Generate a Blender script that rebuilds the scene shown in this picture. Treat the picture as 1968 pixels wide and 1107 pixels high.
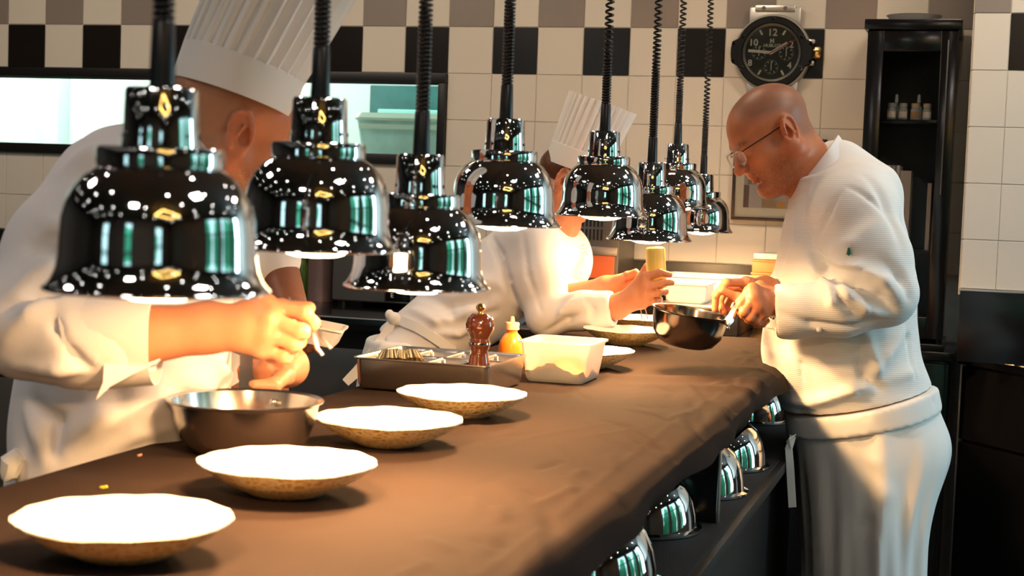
import bpy, bmesh, math, random
import numpy as np
from mathutils import Vector, Matrix
random.seed(7); np.random.seed(7)
for o in list(bpy.data.objects): bpy.data.objects.remove(o)
SC = bpy.context.scene
COL = SC.collection

# ------------------------------------------------------------------ camera
FPX, PITCH, ROLL, YAW = 3000.0, 0.0633, 0.0365, 0.2888     # focal length in pixels of a 1968 px wide frame
CAMZ, TOPZ = 1.346, 0.95                                   # lens height, pass top height
CR = np.array([math.cos(YAW), math.sin(YAW), 0.0])         # lens right (level)
CF = np.array([-math.sin(YAW), math.cos(YAW), 0.0])        # lens forward (level)
cam_d = bpy.data.cameras.new('camera'); cam = bpy.data.objects.new('camera', cam_d); COL.objects.link(cam)
cam_d.sensor_width = 36.0; cam_d.lens = 36.0*FPX/1968.0
cam_d.clip_start = 0.02; cam_d.clip_end = 60
cam.matrix_world = Matrix.Translation((0, 0, CAMZ)) @ Matrix.Rotation(YAW, 4, 'Z') @ Matrix.Rotation(math.pi/2-PITCH, 4, 'X') @ Matrix.Rotation(ROLL, 4, 'Z')
cam_d.dof.use_dof = True; cam_d.dof.focus_distance = 3.65; cam_d.dof.aperture_fstop = 7.5
SC.camera = cam

# ------------------------------------------------------------------ light and exposure
W = bpy.data.worlds.new('sky'); SC.world = W; W.use_nodes = True
W.node_tree.nodes['Background'].inputs[0].default_value = (0.50, 0.82, 0.86, 1)
W.node_tree.nodes['Background'].inputs[1].default_value = 1.5
SC.view_settings.view_transform = 'Standard'; SC.view_settings.look = 'None'
SC.view_settings.gamma = 1.0; SC.view_settings.use_curve_mapping = False
SC.view_settings.exposure = 0.38
SC.cycles.max_bounces = 8; SC.cycles.sample_clamp_indirect = 6.0
def area(name, loc, rot, sx, sy, power, color, disk=False):
    l = bpy.data.lights.new(name, 'AREA'); l.shape = 'DISK' if disk else 'RECTANGLE'
    l.size = sx
    if not disk: l.size_y = sy
    l.energy = power; l.color = color
    o = bpy.data.objects.new(name, l); COL.objects.link(o); o.location = loc; o.rotation_euler = rot
    return o
# daylight through the windows of the right-hand wall
for yy, pw in ((4.12, 27),):
    area('window_daylight', (2.58, yy, 1.5), (0, math.pi/2, 0), 1.7, 0.42, pw, (0.55, 0.84, 1.0))
# the row of wall-washing ceiling lamps near the tiled wall and the room lamps
for xx in (-3.4, -2.2, -1.0, 0.1):
    area('ceiling_wash', (xx, 3.95, 2.52), (math.radians(30), 0, 0), 0.35, 0.12, 4.4, (1.0, 0.76, 0.52))
for xx, yy in ((-2.4, 1.5), (0.4, 1.2), (0.6, 3.4), (-2.6, 3.2), (-0.8, -0.5)):
    area('ceiling_lamp', (xx, yy, 2.54), (0, 0, 0), 0.3, 0.3, 7.4, (1.0, 0.85, 0.77))

# ------------------------------------------------------------------ helpers
def P(x, y, d):
    """world point seen at photo pixel (x, y), d metres deep along the lens axis"""
    dx, dy = x-984.0, y-553.5
    cr, sr = math.cos(ROLL), math.sin(ROLL)
    X = (dx*cr+dy*sr)/FPX; U = -(-dx*sr+dy*cr)/FPX
    c, s = math.cos(PITCH), math.sin(PITCH)
    return np.array([0, 0, CAMZ]) + d*(X*CR + (c+U*s)*CF + np.array([0, 0, -s+U*c]))
def PZ(x, y, z):
    a = P(x, y, 1.0)-np.array([0, 0, CAMZ]); t = (z-CAMZ)/a[2]
    return np.array([0, 0, CAMZ])+t*a
def PY(x, y, yy):
    a = P(x, y, 1.0)-np.array([0, 0, CAMZ]); t = yy/a[1]
    return np.array([0, 0, CAMZ])+t*a
def PX(x, y, xx):
    a = P(x, y, 1.0)-np.array([0, 0, CAMZ]); t = xx/a[0]
    return np.array([0, 0, CAMZ])+t*a

def tag(o, label=None, cat=None, group=None, kind=None):
    if label: o['label'] = label
    if cat: o['category'] = cat
    if group: o['group'] = group
    if kind: o['kind'] = kind
    return o
def empty(name, loc=(0, 0, 0), rz=0.0):
    o = bpy.data.objects.new(name, None); COL.objects.link(o); o.location = loc; o.rotation_euler = (0, 0, rz)
    o.empty_display_size = 0.05
    return o
def link(name, me, m=None, parent=None, loc=None, rot=None):
    if m is not None and not me.materials: me.materials.append(m)
    o = bpy.data.objects.new(name, me); COL.objects.link(o)
    if parent is not None: o.parent = parent
    if loc is not None: o.location = loc
    if rot is not None: o.rotation_euler = rot
    return o
def mesh(name, v, f, smooth=True):
    me = bpy.data.meshes.new(name); me.from_pydata([tuple(map(float, q)) for q in v], [], [tuple(map(int, q)) for q in f]); me.update()
    if smooth:
        me.polygons.foreach_set('use_smooth', [True]*len(me.polygons))
    return me
def fix(me):
    bm = bmesh.new(); bm.from_mesh(me); bmesh.ops.recalc_face_normals(bm, faces=bm.faces); bm.to_mesh(me); bm.free(); return me
def sharp(me, ang=35):
    bm = bmesh.new(); bm.from_mesh(me); lim = math.radians(ang)
    for e in bm.edges:
        if len(e.link_faces) == 2 and e.calc_face_angle(0) > lim: e.smooth = False
    for f in bm.faces: f.smooth = True
    bm.to_mesh(me); bm.free(); return me
class MB:
    """collects shapes into one mesh"""
    def __init__(s): s.v = []; s.f = []
    def raw(s, v, f):
        n = len(s.v); s.v += [tuple(map(float, q)) for q in v]; s.f += [tuple(n+i for i in q) for q in f]; return s
    def box(s, lo, hi, M=None):
        v = [(x, y, z) for z in (lo[2], hi[2]) for y in (lo[1], hi[1]) for x in (lo[0], hi[0])]
        if M is not None: v = [tuple(M @ Vector(q)) for q in v]
        return s.raw(v, [(0, 2, 3, 1), (4, 5, 7, 6), (0, 1, 5, 4), (2, 6, 7, 3), (0, 4, 6, 2), (1, 3, 7, 5)])
    def rbox(s, lo, hi, r=0.004, seg=2, M=None):
        bm = bmesh.new(); bmesh.ops.create_cube(bm, size=1)
        for q in bm.verts: q.co = Vector(((lo[i]+hi[i])/2+q.co[i]*(hi[i]-lo[i]) for i in range(3)))
        bmesh.ops.bevel(bm, geom=list(bm.edges), offset=r, segments=seg, profile=0.6, affect='EDGES')
        if M is not None: bm.transform(M)
        bm.verts.index_update(); s.raw([q.co for q in bm.verts], [[q.index for q in f.verts] for f in bm.faces]); bm.free(); return s
    def lathe(s, prof, n=40, M=None, caps=False, mod=None):
        v = []; f = []
        for (r, z) in prof:
            for k in range(n):
                a = 2*math.pi*k/n; rr, zz = (r, z) if mod is None else mod(r, z, a)
                q = Vector((rr*math.cos(a), rr*math.sin(a), zz)); v.append(tuple(M @ q) if M is not None else tuple(q))
        for i in range(len(prof)-1):
            for k in range(n):
                k2 = (k+1) % n; f.append((i*n+k, i*n+k2, (i+1)*n+k2, (i+1)*n+k))
        if caps:
            f.append(tuple(range(n-1, -1, -1))); f.append(tuple((len(prof)-1)*n+k for k in range(n)))
        return s.raw(v, f)
    def tube(s, pts, r, n=8, caps=True):
        pts = [Vector(p) for p in pts]; m = len(pts); rr = r if hasattr(r, '__len__') else [r]*m
        v = []; f = []; up = None
        for i in range(m):
            t = (pts[min(i+1, m-1)]-pts[max(i-1, 0)]).normalized()
            if up is None:
                up = Vector((0, 0, 1)) if abs(t.z) < 0.9 else Vector((1, 0, 0))
            a = t.cross(up).normalized(); up = a.cross(t).normalized()
            for k in range(n):
                w = 2*math.pi*k/n; v.append(tuple(pts[i]+rr[i]*(a*math.cos(w)+up*math.sin(w))))
        for i in range(m-1):
            for k in range(n):
                k2 = (k+1) % n; f.append((i*n+k, i*n+k2, (i+1)*n+k2, (i+1)*n+k))
        if caps: f.append(tuple(range(n-1, -1, -1))); f.append(tuple((m-1)*n+k for k in range(n)))
        return s.raw(v, f)
    def ribbon(s, pts, wid, thick, side):
        """flat band along pts; side = width direction"""
        pts = [Vector(p) for p in pts]; m = len(pts); sd = Vector(side).normalized(); v = []; f = []
        ww = wid if hasattr(wid, '__len__') else [wid]*m
        for i in range(m):
            t = (pts[min(i+1, m-1)]-pts[max(i-1, 0)]).normalized(); nn = t.cross(sd).normalized(); b = nn.cross(t).normalized()
            for a, c in ((-1, -1), (1, -1), (1, 1), (-1, 1)): v.append(tuple(pts[i]+b*a*ww[i]/2+nn*c*thick/2))
        for i in range(m-1):
            for k in range(4):
                k2 = (k+1) % 4; f.append((i*4+k, i*4+k2, (i+1)*4+k2, (i+1)*4+k))
        f.append((3, 2, 1, 0)); f.append(tuple((m-1)*4+k for k in range(4)))
        return s.raw(v, f)
    def sphere(s, c, r, n=16, m=10):
        r = r if hasattr(r, '__len__') else (r, r, r); v = []; f = []
        for i in range(m+1):
            a = math.pi*i/m
            for k in range(n):
                b = 2*math.pi*k/n; v.append((c[0]+r[0]*math.sin(a)*math.cos(b), c[1]+r[1]*math.sin(a)*math.sin(b), c[2]+r[2]*math.cos(a)))
        for i in range(m):
            for k in range(n):
                k2 = (k+1) % n; f.append((i*n+k, (i+1)*n+k, (i+1)*n+k2, i*n+k2))
        return s.raw(v, f)
    def me(s, name, smooth=True, ang=35):
        m = mesh(name, s.v, s.f, smooth)
        bm = bmesh.new(); bm.from_mesh(m); bmesh.ops.remove_doubles(bm, verts=bm.verts, dist=1e-6)
        bmesh.ops.recalc_face_normals(bm, faces=bm.faces); bm.to_mesh(m); bm.free()
        return sharp(m, ang) if smooth else m
    def build(s, name, m, parent=None, smooth=True, ang=35, loc=None, rot=None):
        return link(name, s.me(name, smooth, ang), m, parent, loc, rot)

# ------------------------------------------------------------------ materials
def mat(name, col, rough=0.5, metal=0.0, spec=0.5, noise=None, bump=None, emit=None, trans=0.0, ior=1.45, sss=0.0, coat=0.0, sheen=0.0, var=None):
    """noise=(scale, amount) varies the colour; bump=(scale, strength[, detail]); var=(scale, amt) roughness"""
    m = bpy.data.materials.new(name); m.use_nodes = True; nt = m.node_tree; b = nt.nodes['Principled BSDF']
    b.inputs['Base Color'].default_value = (*col, 1); b.inputs['Roughness'].default_value = rough; b.inputs['Metallic'].default_value = metal
    b.inputs['Specular IOR Level'].default_value = spec; b.inputs['IOR'].default_value = ior
    b.inputs['Transmission Weight'].default_value = trans; b.inputs['Coat Weight'].default_value = coat; b.inputs['Coat Roughness'].default_value = 0.05
    b.inputs['Sheen Weight'].default_value = sheen
    if sss: b.inputs['Subsurface Weight'].default_value = sss; b.inputs['Subsurface Radius'].default_value = (0.012, 0.005, 0.003); b.inputs['Subsurface Scale'].default_value = 1.0
    if emit: b.inputs['Emission Color'].default_value = (*emit[0], 1); b.inputs['Emission Strength'].default_value = emit[1]
    tc = nt.nodes.new('ShaderNodeTexCoord')
    if noise:
        n = nt.nodes.new('ShaderNodeTexNoise'); n.inputs['Scale'].default_value = noise[0]; n.inputs['Detail'].default_value = 5
        nt.links.new(tc.outputs['Object'], n.inputs['Vector'])
        r = nt.nodes.new('ShaderNodeMix'); r.data_type = 'RGBA'
        r.inputs['A'].default_value = (*[c*(1-noise[1]) for c in col], 1); r.inputs['B'].default_value = (*[min(1, c*(1+noise[1])) for c in col], 1)
        nt.links.new(n.outputs['Fac'], r.inputs['Factor']); nt.links.new(r.outputs['Result'], b.inputs['Base Color'])
    if bump:
        n2 = nt.nodes.new('ShaderNodeTexNoise'); n2.inputs['Scale'].default_value = bump[0]; n2.inputs['Detail'].default_value = bump[2] if len(bump) > 2 else 3
        nt.links.new(tc.outputs['Object'], n2.inputs['Vector'])
        bp = nt.nodes.new('ShaderNodeBump'); bp.inputs['Strength'].default_value = bump[1]; bp.inputs['Distance'].default_value = 0.004
        nt.links.new(n2.outputs['Fac'], bp.inputs['Height']); nt.links.new(bp.outputs['Normal'], b.inputs['Normal'])
    return m
def vcol_mat(name, rough=0.5, sss=0.0, bump=None, spec=0.4, noise=None):
    """colour comes from the mesh attribute tint (own colours, plus warm light painted on one head)"""
    m = mat(name, (0.8, 0.8, 0.8), rough, bump=bump, sss=sss, spec=spec); nt = m.node_tree; b = nt.nodes['Principled BSDF']
    a = nt.nodes.new('ShaderNodeAttribute'); a.attribute_name = 'tint'; src = a.outputs['Color']
    if noise:
        tc = nt.nodes.new('ShaderNodeTexCoord'); n = nt.nodes.new('ShaderNodeTexNoise'); n.inputs['Scale'].default_value = noise[0]; n.inputs['Detail'].default_value = 4
        nt.links.new(tc.outputs['Object'], n.inputs['Vector'])
        mr = nt.nodes.new('ShaderNodeMapRange'); mr.inputs[3].default_value = 1-noise[1]; mr.inputs[4].default_value = 1+noise[1]; nt.links.new(n.outputs['Fac'], mr.inputs[0])
        mx = nt.nodes.new('ShaderNodeVectorMath'); mx.operation = 'SCALE'; nt.links.new(src, mx.inputs[0]); nt.links.new(mr.outputs[0], mx.inputs['Scale']); src = mx.outputs[0]
    nt.links.new(src, b.inputs['Base Color']); return m
M = {}
M['tile_white'] = mat('tile_white', (0.74, 0.70, 0.63), 0.22, noise=(3, 0.04), bump=(6, 0.05, 1))
M['tile_grey'] = mat('tile_grey', (0.27, 0.235, 0.215), 0.28, noise=(3, 0.05), bump=(6, 0.05, 1))
M['tile_black'] = mat('tile_black', (0.012, 0.010, 0.009), 0.22, bump=(6, 0.05, 1))
M['grout'] = mat('grout', (0.62, 0.57, 0.50), 0.8, noise=(30, 0.15))
M['chrome'] = mat('chrome', (0.82, 0.82, 0.83), 0.045, 1.0)
M['steel'] = mat('steel', (0.60, 0.58, 0.55), 0.30, 1.0, bump=(60, 0.03))
M['steel_dark'] = mat('steel_dark', (0.17, 0.165, 0.16), 0.36, 0.9, noise=(8, 0.2))
M['pan_steel'] = mat('pan_steel', (0.55, 0.53, 0.50), 0.20, 1.0, noise=(14, 0.15), bump=(40, 0.04))
M['black_gloss'] = mat('black_gloss', (0.006, 0.006, 0.007), 0.16, noise=(5, 0.2))
M['black_satin'] = mat('black_satin', (0.010, 0.010, 0.011), 0.38, bump=(90, 0.05))
M['black_matte'] = mat('black_matte', (0.008, 0.008, 0.008), 0.8, bump=(300, 0.3))
M['rubber'] = mat('rubber', (0.008, 0.008, 0.010), 0.32)
M['porcelain'] = mat('porcelain', (0.86, 0.85, 0.82), 0.18, bump=(9, 0.06))
M['plastic_white'] = mat('plastic_white', (0.72, 0.71, 0.67), 0.35, noise=(7, 0.05))
M['glass_dark'] = mat('glass_dark', (0.9, 0.9, 0.9), 0.03, trans=1.0, ior=1.15)
M['glass'] = mat('glass', (0.95, 0.98, 0.97), 0.02, trans=1.0, ior=1.1)
# ------------------------------------------------------------------ the room shell
TS = 0.16; WY = 5.145; ZA = 1.897            # tile size, tiled wall plane, height of the line under the grey row
X10 = -1.948                                 # wall position of tile joint number ten
def colx(i): return X10+(i-10)*TS
def rowz(j): return ZA-j*TS                  # top of row j
WX0, WX1 = colx(11)-16*TS, colx(11)          # serving hatch in the wall
WZ0, WZ1 = rowz(3), rowz(1)
b = MB()
b.box((-5.2, WY+0.0, -0.0), (WX0, WY+0.10, 2.6)); b.box((WX1, WY+0.0, 0), (3.2, WY+0.10, 2.6))
b.box((WX0, WY+0.0, 0), (WX1, WY+0.10, WZ0)); b.box((WX0, WY+0.0, WZ1), (WX1, WY+0.10, 2.6))
wall = tag(b.build('wall_back', M['grout'], smooth=False), kind='structure')
def tile_mesh(name, w, h, m, t=0.0035):
    q = MB(); q.rbox((0.0010, -t, 0.0010), (w-0.0010, 0.004, h-0.0010), 0.0014, 1)
    me = q.me(name); me.materials.append(m); return me
TM = {k: tile_mesh('tile', TS, TS, M['tile_'+k]) for k in ('white', 'grey', 'black')}
TCUT = tile_mesh('tile', TS, rowz(4)-1.125, M['tile_white'])
for i in range(-4, 26):
    for j in range(-2, 5):
        x0, z1 = colx(i), rowz(j)
        if WX0-0.01 < x0 and x0+TS < WX1+0.01 and j in (1, 2): continue
        if j == 4:
            link('tile', TCUT, None, wall, (x0, WY, 1.125)); continue
        k = 'white'
        if j == 0 and i % 2 == 0: k = 'black'
        if j == -1 and i % 2 != 0: k = 'grey'
        if j == -2 and i % 2 == 0: k = 'grey'
        link('tile', TM[k], None, wall, (x0, WY, z1-TS))
# serving hatch: frame and panes
win = tag(empty('window_1', (WX0, WY, WZ0)), kind='structure')
b = MB(); fw = 0.036; w, h = WX1-WX0, WZ1-WZ0
b.rbox((0, -0.02, h-fw), (w, 0.08, h), 0.004); b.rbox((0, -0.02, 0), (w, 0.08, fw), 0.004)
b.rbox((0, -0.02, fw), (fw, 0.08, h-fw), 0.004); b.rbox((w-fw*0.8, -0.02, fw), (w, 0.08, h-fw), 0.004)
b.rbox((w-0.62, -0.012, fw), (w-0.585, 0.07, h-fw), 0.004)
b.build('window_frame', M['black_satin'], win)
b = MB(); b.box((fw, 0.03, fw), (w-0.62, 0.036, h-fw)); b.build('pane', M['glass'], win, smooth=False)
b = MB(); b.box((w-0.585, 0.03, fw), (w-fw*0.8, 0.036, h-fw)); b.build('pane', M['glass'], win, smooth=False)
# the second kitchen seen through the hatch
M['mint_wall'] = mat('mint_wall', (0.70, 0.80, 0.75), 0.5, noise=(2, 0.04))
M['teal_dark'] = mat('teal_dark', (0.045, 0.15, 0.145), 0.4, noise=(14, 0.35))
M['dark_ceiling'] = mat('dark_ceiling', (0.085, 0.066, 0.052), 0.7)
b = MB(); b.box((-5.2, 6.6, 0), (0.4, 6.7, 2.6)); tag(b.build('wall_second_kitchen', M['mint_wall'], smooth=False), kind='structure')
b = MB(); b.box((-5.2, WY+0.1, -0.05), (0.4, 6.7, 0.0)); tag(b.build('floor_second_kitchen', M['mint_wall'], smooth=False), kind='structure')
b = MB(); b.box((-5.2, WY+0.1, 2.6), (0.4, 6.7, 2.65)); tag(b.build('ceiling_second_kitchen', M['mint_wall'], smooth=False), kind='structure')
b = MB(); b.box((-5.3, WY+0.1, 0), (-5.2, 6.7, 2.6)); b.box((0.4, WY+0.1, 0), (0.5, 6.7, 2.6)); tag(b.build('wall_second_kitchen_sides', M['mint_wall'], smooth=False), kind='structure')
area('second_kitchen_lamp', (-3.9, 5.9, 2.57), (0, 0, 0), 1.6, 0.5, 40, (0.90, 1.0, 0.96))
area('second_kitchen_lamp', (-1.9, 5.9, 2.57), (0, 0, 0), 0.8, 0.4, 9, (0.80, 1.0, 0.95))
# floor, ceiling, side walls
M['floor_tile'] = mat('floor_tile', (0.022, 0.019, 0.017), 0.30, noise=(5, 0.3))
M['floor_joint'] = mat('floor_joint', (0.10, 0.09, 0.08), 0.8)
b = MB(); b.box((-5.2, -2.6, -0.06), (3.2, WY+0.1, -0.008)); flo = tag(b.build('floor', M['floor_joint'], smooth=False), kind='structure')
fm = MB(); fm.rbox((0.002, 0.002, -0.01), (0.298, 0.298, 0.0), 0.002, 1); fm = fm.me('floor_tile'); fm.materials.append(M['floor_tile'])
for i in range(-10, 7):
    for j in range(3, 17): link('floor_tile', fm, None, flo, (i*0.3, j*0.3, 0))
fm2 = MB()
fm2.box((-5.2, -2.6, -0.01), (3.2, 0.9, -0.0005)); fm2.box((-5.2, 0.9, -0.01), (-3.0, WY, -0.0005)); fm2.box((2.1, 0.9, -0.01), (3.2, WY, -0.0005))
fm2.build('floor_tile_field', M['floor_tile'], flo, smooth=False)
b = MB(); b.box((-5.2, -2.6, 2.6), (3.2, WY+0.1, 2.66)); tag(b.build('ceiling', M['dark_ceiling'], smooth=False), kind='structure')
M['dark_panel'] = mat('dark_panel', (0.075, 0.058, 0.048), 0.45, noise=(3, 0.3))
b = MB(); b.box((-5.3, -2.6, 0), (-5.2, WY, 2.6)); tag(b.build('wall_left', M['dark_panel'], smooth=False), kind='structure')
b = MB()   # right wall with three tall windows
for a, c in ((-2.6, 0.9), (1.9, 2.15), (3.15, 3.4), (4.4, WY)): b.box((2.6, a, 0), (2.7, c, 2.6))
for a, c in ((0.9, 1.9), (2.15, 3.15), (3.4, 4.4)): b.box((2.6, a, 0), (2.7, c, 0.55)); b.box((2.6, a, 2.4), (2.7, c, 2.6))
tag(b.build('wall_right', M['dark_panel'], smooth=False), kind='structure')
FW = ((-3.5, -2.8), (-1.3, -0.75), (1.1, 1.75))
b = MB(); e = [-5.2]+[q for w_ in FW for q in w_]+[2.6]
for k in range(0, len(e), 2): b.box((e[k], -2.6, 0), (e[k+1], -2.5, 2.6))
for a, c in FW: b.box((a, -2.6, 0), (c, -2.5, 0.6)); b.box((a, -2.6, 2.3), (c, -2.5, 2.6))
tag(b.build('wall_front', M['dark_panel'], smooth=False), kind='structure')
for n, (a, c) in enumerate(((0.9, 1.9), (2.15, 3.15), (3.4, 4.4))):
    w2 = tag(empty('window_%d' % (n+2), (2.65, a, 0.55)), kind='structure'); b = MB()
    b.box((-0.03, 0, 0), (0.03, 0.05, 1.85)); b.box((-0.03, c-a-0.05, 0), (0.03, c-a, 1.85)); b.box((-0.03, 0.05, 0), (0.03, c-a-0.05, 0.05)); b.box((-0.03, 0.05, 1.8), (0.03, c-a-0.05, 1.85)); b.box((-0.02, 0.05, 1.15), (0.02, c-a-0.05, 1.19))
    b.build('window_frame', M['black_satin'], w2, smooth=False)
for n, (a, c) in enumerate(FW):
    w2 = tag(empty('window_%d' % (n+5), (a, -2.55, 0.6)), kind='structure'); b = MB()
    for xx in (0, c-a-.04): b.box((xx, -0.03, 0), (xx+0.04, 0.03, 1.7))
    for zz in (0, .55, 1.1, 1.66): b.box((.04, -0.03, zz), (c-a-.04, 0.03, zz+.04))
    b.build('window_frame', M['black_satin'], w2, smooth=False)
# garden outside the windows
M['leaf'] = mat('leaf', (0.10, 0.60, 0.32), 0.6, noise=(9, 0.8), bump=(8, 1.0))
b = MB(); b.box((-14, -14, -0.5), (14, 14, -0.4)); tag(b.build('garden_ground', mat('garden_ground', (0.10, 0.22, 0.10), 0.9, noise=(1, 0.4)), smooth=False), kind='structure')
def hedge(c, r, label):
    n, m = 36, 18; v = []; f = []
    for i in range(m+1):
        a = math.pi*i/m
        for k in range(n):
            t = 2*math.pi*k/n; q = 1+0.10*math.sin(5*t+3*a)+0.08*math.sin(9*t-7*a)+random.uniform(-.05, .05)
            if i in (0, m): q = 1
            v.append((r[0]*q*math.sin(a)*math.cos(t), r[1]*q*math.sin(a)*math.sin(t), r[2]*q*math.cos(a)))
    for i in range(m):
        for k in range(n): k2 = (k+1) % n; f.append((i*n+k, (i+1)*n+k, (i+1)*n+k2, i*n+k2))
    tag(link('hedge', mesh('hedge', v, f), M['leaf'], None, c), label, 'hedge', 'garden hedges outside the windows')
for yy in (-0.55, 0.85, 2.25, 3.65, 5.05): hedge((4.6, yy, 0.9), (0.5, 0.62, 1.9), 'green garden hedge outside the windows, mirrored in the chrome lamps')
hedge((1.4, -4.6, 0.7), (1.3, 0.7, 1.7), 'green garden hedge outside the windows, mirrored in the chrome lamps')
hedge((-2.0, -4.6, 0.8), (1.6, 0.7, 1.7), 'green garden hedge outside the windows, mirrored in the chrome lamps')
# small round ceiling spotlights, mirrored as white dots in the chrome shades
M['spot_glow'] = mat('spot_glow', (1, 1, 1), 0.5, emit=((1.0, 0.97, 0.90), 42.0))
sr = MB(); sr.lathe([(0.026, 0.0), (0.036, 0.0), (0.038, -0.006), (0.026, -0.010), (0.026, 0.0)], 20); sr = sr.me('spot_ring'); sr.materials.append(M['steel'])
sd = MB(); sd.lathe([(0.0005, -0.002), (0.026, -0.002)], 20); sd = sd.me('spot_lens'); sd.materials.append(M['spot_glow'])
for xx in (-4.2, -3.3, -2.5, -1.75, -0.2, 0.55, 1.4, 2.1):
    for yy in (-1.7, -0.7, 0.5, 1.6, 2.8, 3.7):
        s_ = tag(empty('ceiling_spotlight', (xx+0.12*math.sin(yy*3), yy+0.1*math.cos(xx*5), 2.599)), 'small round white ceiling spotlight mirrored as a dot in the lamp shades', 'spotlight', 'ceiling spotlights')
        link('spot_ring', sr, None, s_); link('spot_lens', sd, None, s_)

# tiled pier on the right, black splash panel and worktop under it
PYF = 4.64; px0 = PY(1873, 30, PYF)[0]
b = MB(); b.box((px0+0.004, PYF+0.0, 1.10), (2.6, WY+0.005, 2.6)); pier = tag(b.build('wall_pier', M['grout'], smooth=False), kind='structure')
cw = 0.098; zt = PY(1900, 25.5, PYF)[2]      # joint under the grey tile
cut = {k: tile_mesh('tile', cw, TS, M['tile_'+k]) for k in ('white', 'grey')}
for j in range(-3, 4):
    z0 = zt-(j+1)*TS
    link('tile', cut['grey' if j in (-1,) else 'white'], None, pier, (px0, PYF, z0))
    for i in range(6):
        k = 'white'
        if j == 0 and i % 2 == 0: k = 'black'
        if j == -1 and i % 2 == 1: k = 'grey'
        link('tile', TM[k], None, pier, (px0+cw+i*TS, PYF, z0))
zc = zt-4*TS; zb = PY(1900, 557, PYF)[2]
low = tile_mesh('tile', TS, zc-zb, M['tile_white']); lowc = tile_mesh('tile', cw, zc-zb, M['tile_white'])
link('tile', lowc, None, pier, (px0, PYF, zb))
for i in range(6): link('tile', low, None, pier, (px0+cw+i*TS, PYF, zb))
side_t = tile_mesh('tile', 0.155, TS, M['tile_white'])
for j in range(-3, 5):
    for k in range(3):
        o = link('tile', side_t, None, pier, (px0, PYF+0.165+0.158*k-0.155+0.155, zt-(j+1)*TS)); o.rotation_euler = (0, 0, -math.pi/2)

# gold rectangular light ring under the ceiling, mirrored as a gold outline in the chrome
gl_ = tag(empty('ring_pendant', (0.75, -0.55, 2.38)), 'thin gold rectangular ring lamp mirrored as a gold outline in the chrome', 'pendant lamp')
M['gold_glow'] = mat('gold_glow', (1, .8, .4), .5, emit=((1.0, 0.60, 0.14), 9.0))
b = MB(); b.rbox((-.5, -.35, -.012), (.5, -.33, .012), .003); b.rbox((-.5, .33, -.012), (.5, .35, .012), .003); b.rbox((-.5, -.33, -.012), (-.48, .33, .012), .003); b.rbox((.48, -.33, -.012), (.5, .33, .012), .003); b.build('light_ring', M['gold_glow'], gl_)
for xx in (-.45, .45):
    b = MB(); b.tube([(xx, .34, .01), (xx, .34, .22)], .002, 6); b.build('suspension_wire', M['black_satin'], gl_)
# ------------------------------------------------------------------ the pass: shelving unit and cloth
CX0, CX1, CY0, CY1 = -1.168, -0.424, 0.72, 4.40
M['cloth'] = mat('cloth', (0.0235, 0.0132, 0.0092), 0.88, noise=(5, 0.25), bump=(420, 0.25), spec=0.12)
def cloth_mesh():
    xs = list(np.linspace(CX0, CX1, 110)); ys = list(np.linspace(CY0, CY1, 420)); v = []; f = []
    rng = np.random.RandomState(3); cr = [(rng.uniform(CX0, CX1), rng.uniform(CY0, CY1), rng.uniform(-.5, .5), rng.uniform(.06, .25), rng.uniform(-.0022, .0022)) for _ in range(90)]+[(rng.uniform(CX1-.16, CX1-.01), rng.uniform(CY0, CY1), rng.uniform(-.9, .2), rng.uniform(.03, .11), rng.choice([-1, 1])*rng.uniform(.0022, .0042)) for _ in range(110)]
    drop = [0.003, 0.008, 0.015, 0.022, 0.029, 0.036]
    def ht(x, y):
        z = 0.0012*math.sin(9*x+3*y)+0.0010*math.sin(4*y-6*x)
        for cx, cy, a, l, am in cr:
            dx, dy = x-cx, y-cy
            if abs(dx) < .3 and abs(dy) < .3:
                s = dx*math.sin(a)+dy*math.cos(a); t = dx*math.cos(a)-dy*math.sin(a)
                if abs(s) < l: z += am*math.exp(-(t/0.0095)**2)*(1-(s/l)**2)
        # seam ridges near the guest edge and the ruck in front of the chef
        e = CX1-x; z += 0.0018*math.exp(-((e-0.055-0.01*math.sin(3*y))/0.006)**2)
        g = (y-3.32-0.25*(x+0.6))/0.035; z += 0.010*math.exp(-g*g)*max(0, min(1, (x+0.80)/0.2))
        g = (y-3.18-0.15*(x+0.6))/0.03; z += 0.008*math.exp(-g*g)*max(0, min(1, (x+0.72)/0.2))
        z += -0.012*max(0, 1-e/0.02)**2-0.012*max(0, 1-(x-CX0)/0.02)**2
        return z
    rows = []
    for y in ys:
        row = []
        for k in range(len(drop)-1, -1, -1):
            w = 0.006*math.sin(11*y+k*.3)+0.003*math.sin(31*y); row.append((CX0-0.004-0.012*min(1, k/3.)-abs(w)*k/5, y, -0.012-drop[k]*(0.9+.2*math.sin(2.1*y))))
        row += [(x, y, ht(x, y)) for x in xs]
        for k in range(len(drop)):
            w = 0.009*math.sin(7*y+0.8*math.sin(3*y)+k*.25)+0.004*math.sin(23*y); row.append((CX1+0.004+0.008*min(1, k/3.)+w*k/5, y, -0.012-drop[k]*(0.95+.05*math.sin(1.7*y+.5))))
        rows.append(row)
    for y_, s_ in ((CY1, 1),):
        for k in range(1, len(drop)):
            rows.append([(p[0], CY1+0.006*k, p[2]-drop[k]) for p in rows[419]])
    n = len(rows[0])
    for r in rows: v += r
    for i in range(len(rows)-1):
        for k in range(n-1): f.append((i*n+k, i*n+k+1, (i+1)*n+k+1, (i+1)*n+k))
    return mesh('pass_cloth', v, f)
co = link('pass_cloth', cloth_mesh(), M['cloth'], None, (0, 0, TOPZ))
tag(co, 'dark brown cloth covering the long serving pass, draped over both edges', 'tablecloth')
u = tag(empty('serving_pass', (0, 0, 0)), 'long black serving pass with an open shelf under the brown cloth', 'counter')
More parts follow.
